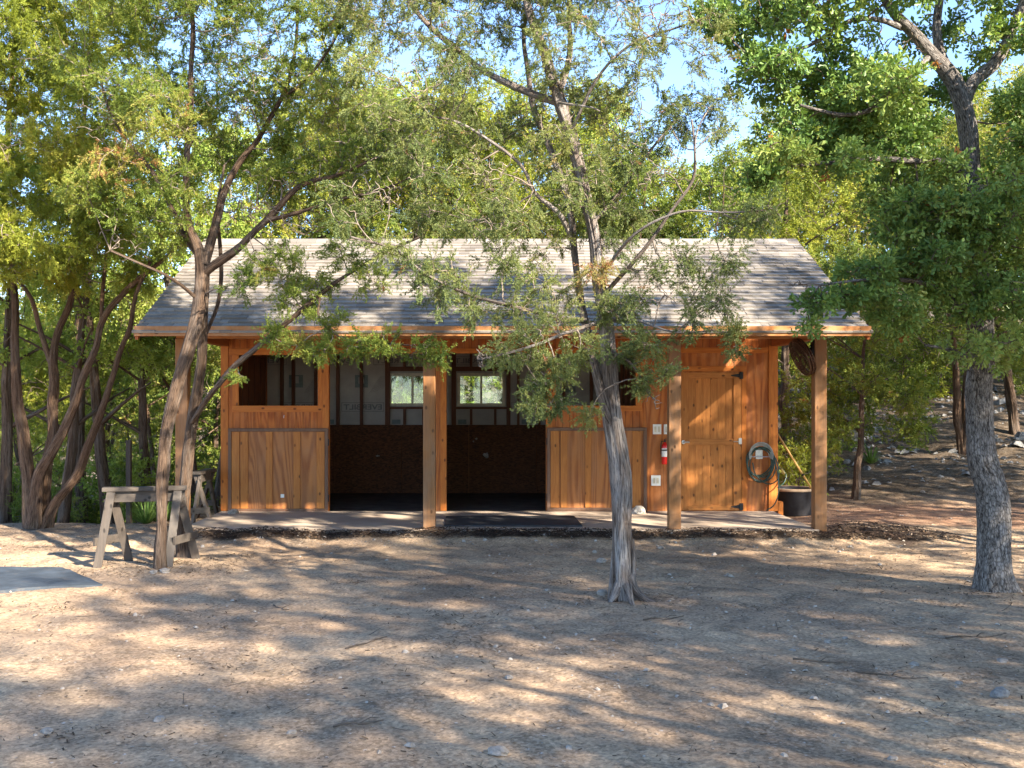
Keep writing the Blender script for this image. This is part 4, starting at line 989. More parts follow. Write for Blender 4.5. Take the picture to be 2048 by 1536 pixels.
def grow(limbs, clumps, tpl, dens=1.0, sp=5, bare=.12, droop=.25, ssc=1.0, rtw=.0045, hue=0.0, nodes_from=0.25, spread=1.4):
    """returns connecting limbs, twig array, spray arrays"""
    nodes = []; 
    for L in limbs:
        q = crspline(L, .15); nodes.append(q[int(len(q) * nodes_from):])
    nodes = np.vstack(nodes); conn = []; tw = []; sp_p = []; sp_d = []; sp_s = []; sp_t = []; allnodes = nodes
    order = np.argsort([np.min(np.linalg.norm(nodes[:, :3] - np.array(c[:3]), axis=1)) for c in clumps])
    for ci in order:
        C = np.array(clumps[ci][:3]); Rr = np.array(clumps[ci][3:6]); dn = clumps[ci][6] if len(clumps[ci]) > 6 else 1.0
        d = allnodes[:, :3] - C; cost = np.linalg.norm(d, axis=1) + .5 * np.maximum(0, d[:, 2]) + .3 * (allnodes[:, 3] < .008)
        j = int(np.argmin(cost)); A = allnodes[j]; D = C - A[:3]; L = np.linalg.norm(D) + 1e-6
        k = max(4, int(L / .12) + 2); u = np.linspace(0, 1, k)[:, None]
        perp = np.cross(D / L, rng.normal(0, 1, 3)); bow = np.array([0, 0, 1.0]) * rng.uniform(-.12, .10) * L + perp * .10 * L
        path = A[:3] + D * u + bow * np.sin(u * math.pi) + rng.normal(0, .004 + .007 * L, (k, 3)) * np.sin(u * math.pi)
        r0 = min(A[3] * .55, .006 + .007 * L); rad = np.linspace(r0, .0045, k)
        cp = np.hstack([path, rad[:, None]]); conn.append(cp)
        allnodes = np.vstack([allnodes, cp[1:]])
        n = max(6, int(42 * dn * dens)); g = rng.normal(0, 1, (n, 3)); g = unit(g) * (rng.random((n, 1)) ** .5) * spread; T = C + g * Rr
        loc = list(path[max(1, k // 2):]); loc_arr = np.array(loc)
        T = T[np.argsort(np.linalg.norm(T - path[-1], axis=1))]
        chue = rng.normal(0, .15) + hue; isb = rng.random() < bare * .7
        for tpt in T:
            dd = np.linalg.norm(loc_arr - tpt, axis=1); a = loc_arr[int(np.argmin(dd))]; D2 = tpt - a; l2 = np.linalg.norm(D2)
            if l2 < .02: continue
            j1 = rng.normal(0, .09 * l2, 3); j2 = rng.normal(0, .09 * l2, 3); j1[2] += .06 * l2
            p1, p2 = a + D2 * .33 + j1, a + D2 * .67 + j2
            tw.append([[*a, rtw * 1.25], [*p1, rtw], [*p2, rtw * .75], [*tpt, rtw * .35]])
            loc_arr = np.vstack([loc_arr, p2[None], tpt[None]])
            if isb or rng.random() < bare: continue
            for q in range(sp):
                v = rng.uniform(.35, 1.0); base = p1 + (p2 - p1) * (v * 2 - .7) if v < .6 else p2 + (tpt - p2) * ((v - .6) / .4)
                dr = D2 / l2 + rng.normal(0, .55, 3); dr[2] -= droop * rng.uniform(0, 1.6)
                sp_p.append(base + rng.normal(0, .02, 3)); sp_d.append(dr); sp_s.append(rng.uniform(.75, 1.35) * ssc)
                tt = .40 + chue + rng.normal(0, .15)
                if rng.random() < .003: tt = 1.9
                sp_t.append(tt)
    return conn, np.array(tw), np.array(sp_p), np.array(sp_d), np.array(sp_s), np.where(np.array(sp_t) > 1.15, 1.0, np.clip(np.array(sp_t), 0, .96))

def build_tree(name, label, cat_, base, limbs, clumps, bark, leaf, tpl, style='jun', seed=1, twig='twig', group=None, sticks=None, **kw):
    root = thing(name, label, cat_, base, group)
    limbs = [np.asarray(l, float) for l in limbs]
    for i in range(1, len(limbs)):
        if limbs[i][0, 2] > .45:
            q = np.vstack([crspline(L, .03) for L in limbs[:i]]); d = np.linalg.norm(q[:, :3] - limbs[i][0, :3], axis=1); j = int(np.argmin(d))
            if d[j] < .5: limbs[i][0, :3] = q[j, :3]
    conn, tw, sp, sd, ss, stt = grow(limbs, clumps, tpl, **kw)
    V, Q, B = trunk_mesh(limbs, style, seed)
    np_mesh('trunk', V, Q, M[bark], root, smooth=True, attrs={'bk': B})
    # connecting branches resampled to 10 points
    C = []
    for c in conn:
        u = np.linspace(0, len(c) - 1, 10); i = np.minimum(u.astype(int), len(c) - 2); f = (u - i)[:, None]; C.append(c[i] * (1 - f) + c[i + 1] * f)
    V1, Q1 = twig_mesh(np.array(C), 6); V2, Q2 = twig_mesh(tw, 3)
    np_mesh('branches', np.vstack([V1, V2]), np.vstack([Q1, Q2 + len(V1)]), M[twig], root, smooth=True)
    V, Q, T = sprays(sp, sd, ss, tpl, stt)
    np_mesh('crown', V, Q, M[leaf], root, attrs={'tint': T})
    return root

def limb(Y, pts):
    """pts (px,py,rpx[,dY]) -> world"""
    out = []
    for p in pts:
        y = Y + (p[3] if len(p) > 3 else 0); w = P(p[0], p[1], y); out.append([*w, p[2] * y / F])
    return np.array(out)
def cl(px, py, r, Y, dn=1.0, ry=None):
    w = P(px, py, Y); k = r * Y / F; return (*w, k, k * 1.15, (ry or r * .85) * Y / F, dn)
def fill(x0, x1, y0, y1, step, r, Y, dY, keep=.9, dn=1.0):
    out = []; row = 0
    for yy in np.arange(y0, y1, step * .85):
        for xx in np.arange(x0 + (row % 2) * step / 2, x1, step):
            if rng.random() > keep: continue
            out.append(cl(xx + rng.normal(0, step * .2), yy + rng.normal(0, step * .2), r * rng.uniform(.8, 1.2), Y + rng.uniform(-dY, dY), dn * rng.uniform(.7, 1.2)))
        row += 1
    return out

# --- centre juniper
YJ = 9.3
mid_limbs = [
    limb(YJ, [(1250, 1206, 26), (1246, 1150, 23), (1246, 1060, 21), (1243, 960, 23), (1232, 870, 21), (1220, 760, 19), (1212, 650, 17), (1196, 560, 15), (1183, 450, 14), (1166, 370, 13), (1145, 290, 14), (1115, 200, 13), (1095, 110, 11), (1065, 30, 9), (1040, -80, 7, .2), (1020, -220, 5, .3), (1010, -340, 3, .3)]),
    limb(YJ, [(1232, 880, 13, -.02), (1206, 790, 12, -.05), (1180, 690, 10, .05), (1160, 600, 9, .15), (1148, 500, 8, .2), (1135, 400, 8, .25), (1100, 300, 7, .3), (1070, 220, 8, .3), (1058, 140, 6, .3), (1050, 60, 5, .3), (1075, -60, 4, .4)]),
    limb(YJ, [(1118, 205, 10), (1070, 190, 9, .1), (1010, 165, 9, .1), (950, 130, 8, .1), (890, 75, 7, .1), (835, 20, 6, .1), (780, -60, 5, .2), (720, -160, 3, .2)]),
    limb(YJ, [(1118, 195, 8), (1130, 150, 8, .05), (1140, 90, 7, .05), (1138, 20, 6, 0), (1150, -80, 5, -.1), (1190, -200, 3, -.2)]),
    limb(YJ, [(1165, 480, 9, .1), (1120, 425, 8, 0), (1070, 385, 6, -.1), (1040, 330, 5, -.1), (960, 270, 5, -.2), (900, 240, 4, -.3), (820, 235, 2.5, -.3)]),
    limb(YJ, [(1205, 650, 8, 0), (1100, 632, 6, -.3), (1010, 608, 6, -.45), (930, 585, 5.5, -.6), (850, 545, 4.5, -.7), (790, 500, 4, -.8), (700, 475, 3, -.9)]),
    limb(YJ, [(1218, 590, 8, 0), (1260, 535, 7, -.2), (1305, 480, 6, -.3), (1345, 420, 5, -.4), (1385, 360, 4.5, -.4), (1390, 300, 4, -.5), (1384, 240, 3, -.5)]),
    limb(YJ, [(1186, 450, 6, 0), (1240, 385, 5, .2), (1300, 300, 4, .3), (1350, 240, 3, .3)]),
    limb(YJ, [(1140, 270, 6, 0), (1190, 160, 5, -.2), (1260, 90, 4, -.3), (1340, 60, 3, -.4), (1420, 30, 2.5, -.5)]),
    limb(YJ, [(1200, 560, 6, 0), (1270, 470, 5, -.3), (1360, 425, 4, -.5), (1440, 425, 3.5, -.6), (1530, 420, 2.5, -.7)]),
    limb(YJ, [(1210, 640, 7, -.02), (1180, 650, 6, -.3), (1120, 670, 5, -.6), (1040, 700, 4, -.9), (960, 720, 2.5, -1.0)]),
    limb(YJ, [(1215, 640, 7, -.02), (1270, 640, 5, -.3), (1350, 665, 3.5, -.5), (1430, 660, 2.5, -.6)]),
    limb(YJ, [(1256, 1150, 14, -.03), (1270, 1180, 11, -.05), (1290, 1197, 8, -.08), (1322, 1209, 4, -.12)]),
    limb(YJ, [(1244, 1155, 13, -.03), (1231, 1188, 9, -.08), (1218, 1210, 4, -.15)]),
    limb(YJ, [(1252, 1165, 12, -.06), (1258, 1196, 8, -.17), (1270, 1224, 4, -.3)]),
    limb(YJ, [(1266, 1195, 7, -.03), (1267, 1150, 6, -.03), (1268, 1110, 5, -.03), (1267, 1078, 2.5, -.03)]),
    limb(YJ, [(1225, 700, 5, -.02), (1265, 730, 4, -.3), (1300, 790, 3, -.45)]),
    limb(YJ, [(1100, 220, 4), (1140, 208, 4, -.2), (1185, 215, 3, -.3), (1198, 222, 2, -.3)]),
]
mid_limbs = [l * np.array([1, 1, 1, .88]) if k < 2 or l[0, 2] < .5 else l * np.array([1, 1, 1, .85 if k in (2, 3) else .62]) for k, l in enumerate(mid_limbs)]
mc = fill(720, 1420, -420, 10, 98, 62, YJ, .7, .85) + fill(720, 1360, 0, 430, 82, 52, YJ - .1, .6, .85, .9)
mc += [cl(x, y, r, YJ + d, k * .68) for x, y, r, d, k in (
    (1405, 110, 45, -.4, .8), (1430, 200, 40, -.4, .8), (1440, 262, 32, -.4, .7), (1340, 250, 40, -.3, .8), (1400, 40, 45, -.5, .8),
    (930, 440, 50, -.2, .9), (1010, 440, 55, 0, .9), (860, 420, 50, -.2, .9), (1080, 500, 55, .1, 1), (1010, 530, 50, -.2, 1), (1100, 570, 50, -.2, 1), (900, 540, 45, -.6, 1), (830, 530, 38, -.7, .9), (770, 500, 35, -.8, .8),
    (950, 610, 40, -.5, 1), (870, 590, 35, -.6, .9), (1040, 620, 45, -.4, 1), (1120, 640, 45, -.5, 1.1), (1070, 685, 45, -.8, 1.2), (1010, 700, 28, -.9, 1), (960, 718, 20, -1.0, .9), (1110, 735, 35, -.7, 1.1), (1160, 700, 35, -.5, 1), (1080, 770, 22, -.8, .8),
    (1065, 815, 18, -.8, .8), (1110, 810, 20, -.7, .8), (1180, 830, 16, -.4, .5), (1260, 610, 45, -.3, 1), (1330, 590, 45, -.4, 1), (1400, 570, 45, -.5, 1), (1450, 520, 42, -.6, .9), (1350, 520, 42, -.4, .9), (1290, 540, 40, -.3, .9),
    (1440, 600, 35, -.6, .9), (1380, 640, 35, -.5, .8), (1300, 690, 32, -.4, 1), (1250, 700, 30, -.2, .9), (1330, 740, 20, -.5, .7), (1310, 800, 16, -.45, .6), (1290, 760, 22, -.4, .8), (1480, 440, 38, -.6, .9), (1540, 425, 32, -.7, .8), (1465, 665, 14, -.6, .6), (1472, 700, 10, -.6, .5),
    (1210, 480, 40, .1, .8), (1240, 420, 40, .1, .8), (1190, 545, 35, -.3, .9), (1220, 620, 30, -.3, .9))]
build_tree('juniper_tree', 'tall grey twisting juniper in front of the right stall, its foliage hanging over the roof', 'tree', P(1250, 1200, YJ), mid_limbs, mc, 'bark_grey', 'jun_grey', 'jun', seed=2, sp=7, bare=.22, rtw=.0042, droop=.5)

# --- front-left juniper, twin trunks
YL = 11.1
l_limbs = [
    limb(YL, [(317, 1146, 15, -.25), (320, 1060, 13, -.24), (325, 960, 14, -.22), (333, 860, 14, -.2), (350, 780, 15, -.15), (376, 700, 15, -.1), (394, 630, 15, -.03), (402, 560, 15), (398, 500, 12), (378, 450, 9), (372, 400, 8), (376, 300, 7), (384, 180, 6), (386, 60, 5), (380, -80, 4), (375, -230, 2.5)]),
    limb(YL, [(366, 1118, 17, .5), (366, 1060, 15, .48), (370, 980, 14, .45), (378, 880, 13, .38), (390, 800, 13, .3), (402, 730, 12, .2), (406, 660, 11, .1), (408, 590, 11, .03), (410, 530, 10)]),
    limb(YL, [(408, 545, 12), (440, 520, 12, -.1), (480, 490, 11, -.2), (522, 450, 10, -.3), (560, 412, 9, -.3), (610, 368, 7, -.4), (670, 352, 5, -.4), (740, 320, 3, -.5), (800, 290, 2, -.5)]),
    limb(YL, [(410, 530, 11), (428, 470, 11, .1), (440, 420, 10, .15), (452, 380, 9, .2), (480, 320, 8, .2), (520, 270, 7, .2), (560, 200, 6, .2), (585, 120, 5, .2), (600, 0, 4, .2), (610, -140, 3, .2)]),
    limb(YL, [(386, 850, 6, .36), (420, 790, 7, -.15), (470, 730, 7.5, -.25), (520, 690, 7, -.35), (575, 645, 6.5, -.45), (640, 590, 5.5, -.55), (700, 545, 4.5, -.6), (770, 505, 5, -.7), (850, 470, 3, -.8)]),
    limb(YL, [(398, 520, 8), (372, 480, 7, .2), (350, 430, 6, .3), (300, 340, 5, .4), (240, 260, 4, .4), (200, 160, 3, .5)]),
    limb(YL, [(530, 440, 6, -.3), (600, 425, 5, -.5), (680, 400, 4, -.6), (760, 380, 3, -.7), (830, 350, 2, -.8)]),
    limb(YL, [(432, 680, 5, .3), (438, 600, 5, .3), (440, 500, 5, .3), (436, 420, 4, .3), (450, 330, 3, .3)]),
    limb(YL, [(560, 200, 4, .2), (620, 150, 4, 0), (680, 60, 3, 0), (700, -60, 2, 0)]),
    limb(YL, [(400, 600, 5), (350, 560, 4, -.2), (290, 530, 3.5, -.3), (220, 500, 3, -.4)]),
    limb(YL, [(640, 590, 3, -.55), (640, 640, 3, -.6), (700, 680, 2.5, -.7), (820, 690, 2, -.8)]),
]
l_limbs = [l * np.array([1, 1, 1, .86 if k < 2 else .76]) for k, l in enumerate(l_limbs)]
lc = fill(200, 760, -400, 20, 100, 62, YL, .9, .85) + fill(190, 740, -20, 430, 80, 52, YL, .8, .92, 1.1)
lc += [cl(x, y, r, YL + d, k * (.55 if y > 640 else .85)) for x, y, r, d, k in (
    (730, 300, 55, -.5, 1), (800, 260, 45, -.5, .9), (760, 380, 50, -.6, 1), (820, 340, 40, -.7, .9), (690, 420, 45, -.5, 1), (600, 440, 35, -.4, .8), (300, 440, 45, -.2, .8), (240, 480, 40, -.3, .7), (480, 400, 40, 0, .9), (560, 360, 45, -.2, 1), (640, 320, 50, -.3, 1),
    (560, 560, 35, -.4, .7), (630, 560, 42, -.5, .9), (590, 610, 30, -.5, .8), (680, 500, 35, -.6, .6), (740, 560, 30, -.7, .6), (550, 675, 22, -.5, .9), (600, 690, 20, -.6, .8), (650, 700, 24, -.7, .8), (720, 695, 25, -.7, .9), (780, 690, 25, -.8, .8), (840, 700, 25, -.8, .8), (880, 720, 20, -.8, .7), (480, 570, 28, -.3, .5), (520, 520, 30, -.3, .5), (480, 750, 9, -.3, .3), (560, 510, 28, -.3, .6), (350, 470, 35, .2, .7), (660, 645, 30, -.6, .7))]
build_tree('juniper_tree', 'front juniper with twin brown trunks rising beside the sawhorse on the left', 'tree', P(340, 1130, YL), l_limbs, lc, 'bark', 'jun', 'jun', seed=5, sp=9, bare=.17, ssc=1.12, droop=.15, hue=.06)

# --- far-left many-stemmed juniper
YF = 14.4
f_limbs = [
    limb(YF, [(72, 1062, 22), (60, 980, 17), (48, 900, 14), (38, 800, 11), (32, 700, 9), (30, 600, 8), (20, 480, 7), (10, 360, 6), (20, 200, 5), (30, 20, 4), (30, -200, 3)]),
    limb(YF, [(66, 1055, 14, -.1), (75, 960, 13, -.1), (100, 910, 11, -.15), (130, 850, 10, -.2), (160, 780, 9, -.2), (188, 700, 8, -.2), (206, 640, 8, -.2), (250, 580, 7, -.3), (310, 530, 5, -.3), (380, 480, 3, -.4)]),
    limb(YF, [(84, 1058, 16, .1), (92, 970, 13, .15), (102, 880, 12, .15), (108, 780, 12, .15), (104, 720, 10, .15), (118, 660, 8, .2), (150, 560, 7, .2), (160, 420, 6, .2), (170, 250, 5, .2), (180, 50, 4, .2), (170, -150, 3, .2)]),
    limb(YF, [(90, 1058, 15, .0), (110, 1010, 12, -.05), (150, 950, 11, -.1), (190, 860, 9, -.15), (222, 770, 7, -.2), (250, 680, 6, -.2), (268, 600, 5, -.25), (300, 520, 4, -.3)]),
    limb(YF, [(106, 730, 7, .15), (80, 660, 6, .1), (60, 590, 5, 0), (-10, 520, 4, 0), (-80, 440, 3, 0)]),
    limb(YF, [(204, 650, 5, -.2), (206, 590, 5, -.2), (212, 520, 4, -.2), (215, 440, 3, -.2)]),
]
f_limbs = [l * np.array([1, 1, 1, .82]) for l in f_limbs]
fc_ = fill(-260, 250, -430, 0, 92, 60, YF - .8, 1.2, .88) + fill(-120, 270, -20, 470, 72, 52, YF - 1.0, 1.3, .97, 1.15) + fill(-150, 160, 420, 640, 75, 42, YF - .9, .7, .45, .7) + fill(120, 330, 430, 560, 70, 38, YF - .4, .5, .6, .7)
build_tree('juniper_tree', 'many-stemmed red-brown juniper with yellow-green foliage nearest the left edge', 'tree', P(75, 1060, YF), f_limbs, fc_, 'bark_red', 'jun_yel', 'jun', seed=9, sp=9, bare=.1, ssc=1.6, droop=.2, dens=.95, hue=.03)

# --- oak on the right
YO = 9.65
o_limbs = [
    limb(YO, [(1992, 1192, 36), (1990, 1130, 32), (1990, 1060, 33), (1984, 980, 32), (1974, 900, 30), (1966, 820, 28), (1960, 740, 27), (1962, 660, 22), (1958, 560, 19), (1952, 450, 18), (1944, 350, 19), (1936, 270, 20), (1922, 200, 19), (1895, 140, 18), (1850, 100, 14), (1800, 50, 11), (1765, -10, 9), (1720, -100, 7), (1680, -220, 4)]),
    limb(YO, [(1926, 215, 14), (1945, 165, 13), (1985, 130, 13), (2015, 85, 11), (2040, 20, 9), (2080, -80, 7), (2130, -220, 4)]),
    limb(YO, [(1905, 165, 12, .05), (1882, 100, 10, .1), (1875, 30, 9, .2), (1890, -80, 7, .3), (1900, -250, 4, .3)]),
    limb(YO, [(1945, 395, 9), (1900, 330, 8, -.2), (1830, 322, 7, -.4), (1750, 318, 6, -.5), (1670, 325, 5, -.6), (1600, 330, 4, -.6), (1530, 345, 2.5, -.7)]),
    limb(YO, [(1800, 55, 7), (1760, 40, 6, -.1), (1700, 42, 5, -.2), (1640, 80, 4, -.3), (1590, 100, 4, -.3), (1500, 110, 3, -.4), (1430, 40, 2, -.4)]),
    limb(YO, [(1955, 540, 8), (1990, 470, 7, -.3), (2050, 400, 6, -.5), (2120, 350, 4, -.6)]),
    limb(YO, [(1960, 700, 9), (1935, 640, 7, -.2), (1880, 580, 6, -.4), (1800, 560, 5, -.6), (1720, 560, 3.5, -.8), (1640, 570, 2.5, -.9)]),
    limb(YO, [(1962, 640, 8), (2010, 590, 7, .2), (2080, 560, 5, .3), (2160, 520, 3, .4)]),
    limb(YO, [(1862, 110, 7), (1800, 180, 6, -.3), (1740, 220, 5, -.5), (1680, 230, 4, -.6), (1600, 210, 3, -.7)]),
    limb(YO, [(1958, 760, 6, -.05), (1940, 720, 5, -.25), (1900, 700, 4, -.35), (1850, 690, 2.5, -.5)]),
]
o_limbs = [l * np.array([1, 1, 1, .93]) for l in o_limbs]
oc = fill(1480, 2260, -420, 10, 98, 64, YO, .8, .7) + fill(1540, 2160, 0, 200, 84, 50, YO - .2, .6, .6)
oc += fill(1560, 1880, 190, 345, 72, 44, YO - .4, .4, .85, .9) + fill(1960, 2220, 200, 720, 78, 50, YO - .1, .5, .92, .95) + fill(1760, 1960, 400, 640, 74, 44, YO - .4, .3, .72, .8)
oc += [cl(x, y, r, YO + d, k) for x, y, r, d, k in (
    (1480, 60, 40, -.3, .8), (1430, 30, 35, -.4, .7), (1520, 130, 35, -.4, .7), (1560, 310, 36, -.7, .9), (1520, 350, 28, -.7, .7), (1700, 590, 22, -.8, .5), (1640, 600, 20, -.9, .5), (1600, 570, 16, -.9, .3), (1740, 540, 34, -.7, .8), (1620, 650, 10, -.9, .3), (1850, 340, 50, -.3, 1), (1900, 470, 50, -.4, 1), (1850, 420, 45, -.4, 1), (1940, 730, 30, -.3, .8), (1800, 640, 30, -.6, .7))]
oc = [(c[0], c[1], c[2], c[3] * 1.2, c[4] * 1.1, c[5] * .66, c[6]) for c in oc]
oc = [c if not (c[0] > (1820 - CX) * YO / F and c[0] < (1995 - CX) * YO / F and c[2] > P(0, 345, YO)[2] and c[2] < P(0, -40, YO)[2] and c[1] < YO + .3) else (c[0], YO + .75, *c[2:]) for c in oc]
build_tree('oak_tree', 'large oak with grey plated bark and dark green leaves at the right', 'tree', P(1990, 1188, YO), o_limbs, oc, 'bark_oak', 'oak', 'oak', style='oak', seed=4, sp=4, bare=.08, droop=.1, ssc=.95, twig='twig_dark', hue=.12)

# --- generic trees for the wood
def proto(kind, h, seed, nst=1, cw=1.6, lean=.15, low=.28, leaf='jun', bark='bark', nc=34, group=None, tpl='junfar', ssc=1.3, label='', name='juniper_tree', dens=.5, twig='twig_dark', hue=0.0):
    g = np.random.default_rng(seed); lim = []
    for s in range(nst):
        a = g.uniform(0, 6.28); q = []
        for k in range(7):
            u = k / 6; q.append([math.cos(a) * lean * h * u * (1 if nst > 1 else .4) + g.normal(0, .05) * h * .12 * u, math.sin(a) * lean * h * u * (1 if nst > 1 else .4) + g.normal(0, .05) * h * .12 * u, -.15 + h * .92 * u, (.10 if nst == 1 else .075) * (1 - .85 * u) * (h / 6)])
        lim.append(np.array(q))
    st = len(lim)
    for s in range(6):
        src = lim[s % st]; k = g.integers(2, 5); p0 = src[k]; a = g.uniform(0, 6.28); L = cw * g.uniform(.6, 1.0)
        lim.append(np.array([[*p0[:3], p0[3] * .5], [p0[0] + math.cos(a) * L * .5, p0[1] + math.sin(a) * L * .5, p0[2] + L * .3, p0[3] * .35], [p0[0] + math.cos(a) * L, p0[1] + math.sin(a) * L, p0[2] + L * .55, p0[3] * .15]]))
    clm = []
    for i in range(nc):
        u = g.uniform(low, 1.0); rr = cw * (1 - .55 * max(0, (u - .45) / .55)) * math.sqrt(g.uniform(.05, 1)); a = g.uniform(0, 6.28); r = g.uniform(.32, .6) * (cw / 1.6) * (h / 6) ** .5
        clm.append((rr * math.cos(a), rr * math.sin(a), h * u, r, r, r * .75, 1.0))
    global rng
    old = rng; rng = np.random.default_rng(seed + 100)
    root = build_tree(name, label, 'tree', (0, 0, 0), lim, clm, bark, leaf, tpl, seed=seed, sp=6, bare=.08, droop=.1, ssc=ssc, rtw=.007, dens=dens, twig=twig, group=group, hue=hue)
    rng = old; return root
PT = [proto('j', 7.5, 11, 1, 1.9, low=.2, leaf='jun_yel', nc=46), proto('j', 6.5, 12, 3, 1.9, low=.3, leaf='jun', nc=44, bark='bark_red'),
      proto('j', 7.0, 13, 2, 2.1, low=.32, leaf='bush', nc=46, tpl='leaffar', ssc=.9, name='broadleaf_tree', hue=.1), proto('j', 5.2, 14, 1, 1.5, low=.28, leaf='jun', nc=34),
      proto('j', 7.5, 15, 2, 2.1, low=.42, leaf='jun_yel', nc=44, hue=.15)]
PT.append(proto('j', 7.0, 21, 2, 2.4, low=.30, leaf='jun_yel', nc=80, ssc=1.0, dens=.25))
PT.append(proto('j', 7.5, 22, 3, 2.6, low=.34, leaf='jun', nc=95, ssc=1.15, dens=.42))
used = set()
def put(k, x, y, s, rot, label, group):
    z = float(H(x, y)) - .03
    src = PT[k]
    if k not in used:
        used.add(k); src.location = (x, y, z); src.rotation_euler = (0, 0, rot); src.scale = (s,) * 3; src['label'] = label; src['group'] = group; return src
    return copy_thing(src, (x, y, z), rot, s, label, group)
KIND = ['bright yellow-green single-stemmed juniper', 'green many-stemmed juniper', 'rounded broad-leaved tree', 'small dark green juniper', 'tall forked yellow-green juniper']
def where(px, Y, zone):
    if zone == 'trees behind the stable':
        pl = ['above the left roof end', 'above the roof left of the left doorway', 'above the roof over the left doorway', 'above the roof over the right doorway', 'behind the central juniper trunk', 'above the roof right of the central juniper', 'above the right roof end']
        i = int(np.searchsorted([540, 680, 860, 1060, 1220, 1400], px)); row = 'close behind the stable' if Y < 26 else 'far behind the stable'
    elif zone == 'trees left of the stable':
        pl = ['at the left edge of the wood', 'behind the far left juniper stems', 'right of the far left juniper stems', 'behind the sawhorse and fence post', 'between twin trunks and stable corner']
        i = int(np.searchsorted([-40, 110, 210, 350], px)); row = 'near' if Y < 25 else ('further back' if Y < 33 else 'deepest in the wood')
    else:
        pl = ['just right of the roof end', 'above the leaning juniper', 'left of the oak trunk', 'behind the oak trunk', 'right of the oak trunk']
        i = int(np.searchsorted([1650, 1790, 1900, 2040], px)); row = 'low on the slope' if Y < 34 else 'high on the slope'
    return pl[i] + ', ' + row
def pxt(k, px, Y, s, rot, label, group):
    if label.startswith('tree in'): label = KIND[k] + ' ' + where(px, Y, group)
    return put(k, (px - CX) * Y / F, Y, s, rot, label, group)
# named, single-out ones first
pxt(3, 1712, 18.3, .80, 1.0, 'small leaning juniper with a bare reddish trunk right of the right porch post', 'trees on the right hillside')
pxt(1, 1925, 21.0, 1.0, 2.2, 'juniper with two thin dark stems behind the oak trunk', 'trees on the right hillside')
pxt(4, 2035, 22.5, 1.05, 4.0, 'thick dark juniper trunk at the right edge behind the oak', 'trees on the right hillside')
pxt(0, 1570, 20.6, .95, .4, 'dark stemmed juniper between the stable corner and the right porch post', 'trees on the right hillside')
pxt(4, 1700, 29.0, 1.0, 2.0, 'bright yellow-green juniper mass above the right end of the roof', 'trees on the right hillside')
pxt(2, 1440, 24.0, .95, 2.0, 'pale green tree top against the sky right of the roof centre', 'trees behind the stable')
for px, Y, k, s, r in ((1820, 33, 4, 1.05, 1.1), (1930, 34, 2, 1.0, .2), (2060, 30, 0, 1.1, 3.0), (2180, 26, 1, 1.1, 3.3), (1640, 31, 4, 1.05, 5.1), (1760, 34, 2, 1.15, 4.1), (1880, 38, 4, 1.2, 2.1), (2000, 38, 2, 1.2, 1.0), (1580, 36, 0, 1.1, .7), (2230, 36, 0, 1.2, 0), (2150, 41, 4, 1.3, 1)):
    pxt(k, px, Y, s, r, 'tree in the sunlit wood up the right hillside', 'trees on the right hillside')
for px, Y, k, s, r in ((1330, 23.5, 3, 1.1, 1.2), (1230, 22.5, 1, 1.05, .3), (1120, 24.5, 4, 1.15, 2.2), (1010, 22.5, 0, 1.08, 3.1), (900, 23.5, 4, 1.15, 4.4), (800, 22.4, 1, 1.2, 5.0), (700, 24, 0, 1.2, .9), (600, 22.5, 4, 1.2, 1.9), (500, 23.5, 2, 1.05, 2.9), (1520, 28, 3, 1.15, 2.9), (1380, 30, 4, 1.0, .1), (1180, 30, 2, 1.35, 1.4), (960, 30, 0, 1.4, 2.4), (760, 30, 2, 1.45, 3.4), (560, 30, 4, 1.15, .4)):
    pxt(k, px, Y, s, r, 'tree in the wood behind the stable, showing above the roof', 'trees behind the stable')
for px, Y, k, s, r in ((335, 20.5, 1, .85, 1.4), (165, 22.5, 4, .9, 2.8), (-20, 21.0, 4, .9, .3), (420, 23.5, 3, 1.2, 2.1), (260, 26.0, 4, .95, 3.9), (80, 27.5, 4, .95, 5.2), (-80, 26.5, 2, 1.0, 0.2), (390, 30.5, 2, .9, 1.2), (190, 32.5, 2, 1.0, .7), (20, 34.5, 0, .95, 2.7), (-120, 33, 1, 1.2, 1.7), (310, 38, 0, 1.0, 3.7), (130, 41, 2, 1.05, 4.7), (-60, 42, 0, 1.15, 5.7), (450, 40, 0, 1.05, 2.6)):
    pxt(k, px, Y, s, r, 'tree in the sloping wood left of the stable', 'trees left of the stable')
# trees round the yard behind the camera side, throwing the dappled shade
for x, y, k, s, r in ((8.4, 4.4, 6, 1.0, 0.5), (6.6, 1.2, 6, 1.05, 1.5), (3.4, -2.4, 5, 1.1, 2.5), (-0.8, -3.8, 5, 1.1, 3.5), (8.4, 10.6, 6, 1.0, 4.5), (10.4, 0.9, 6, 1.25, .9), (11.5, 13.5, 5, 1.1, 5.5), (6.9, -4.2, 6, 1.25, 1.9), (10.8, 14.6, 6, .95, 3.3), (12.6, 16.6, 6, 1.1, .3), (15.2, 20.2, 6, 1.15, 2.3), (18.2, 24.4, 6, 1.15, 4.3)):
    put(k, x, y, s, r, 'tree at the edge of the dirt yard facing the stable', 'trees round the yard')
SP_ = proto('s', 5.5, 41, 1, 1.1, low=.45, leaf='bush', nc=16, tpl='leaffar', ssc=.9, dens=.35, lean=.3, bark='bark', name='slender_tree', hue=.1)
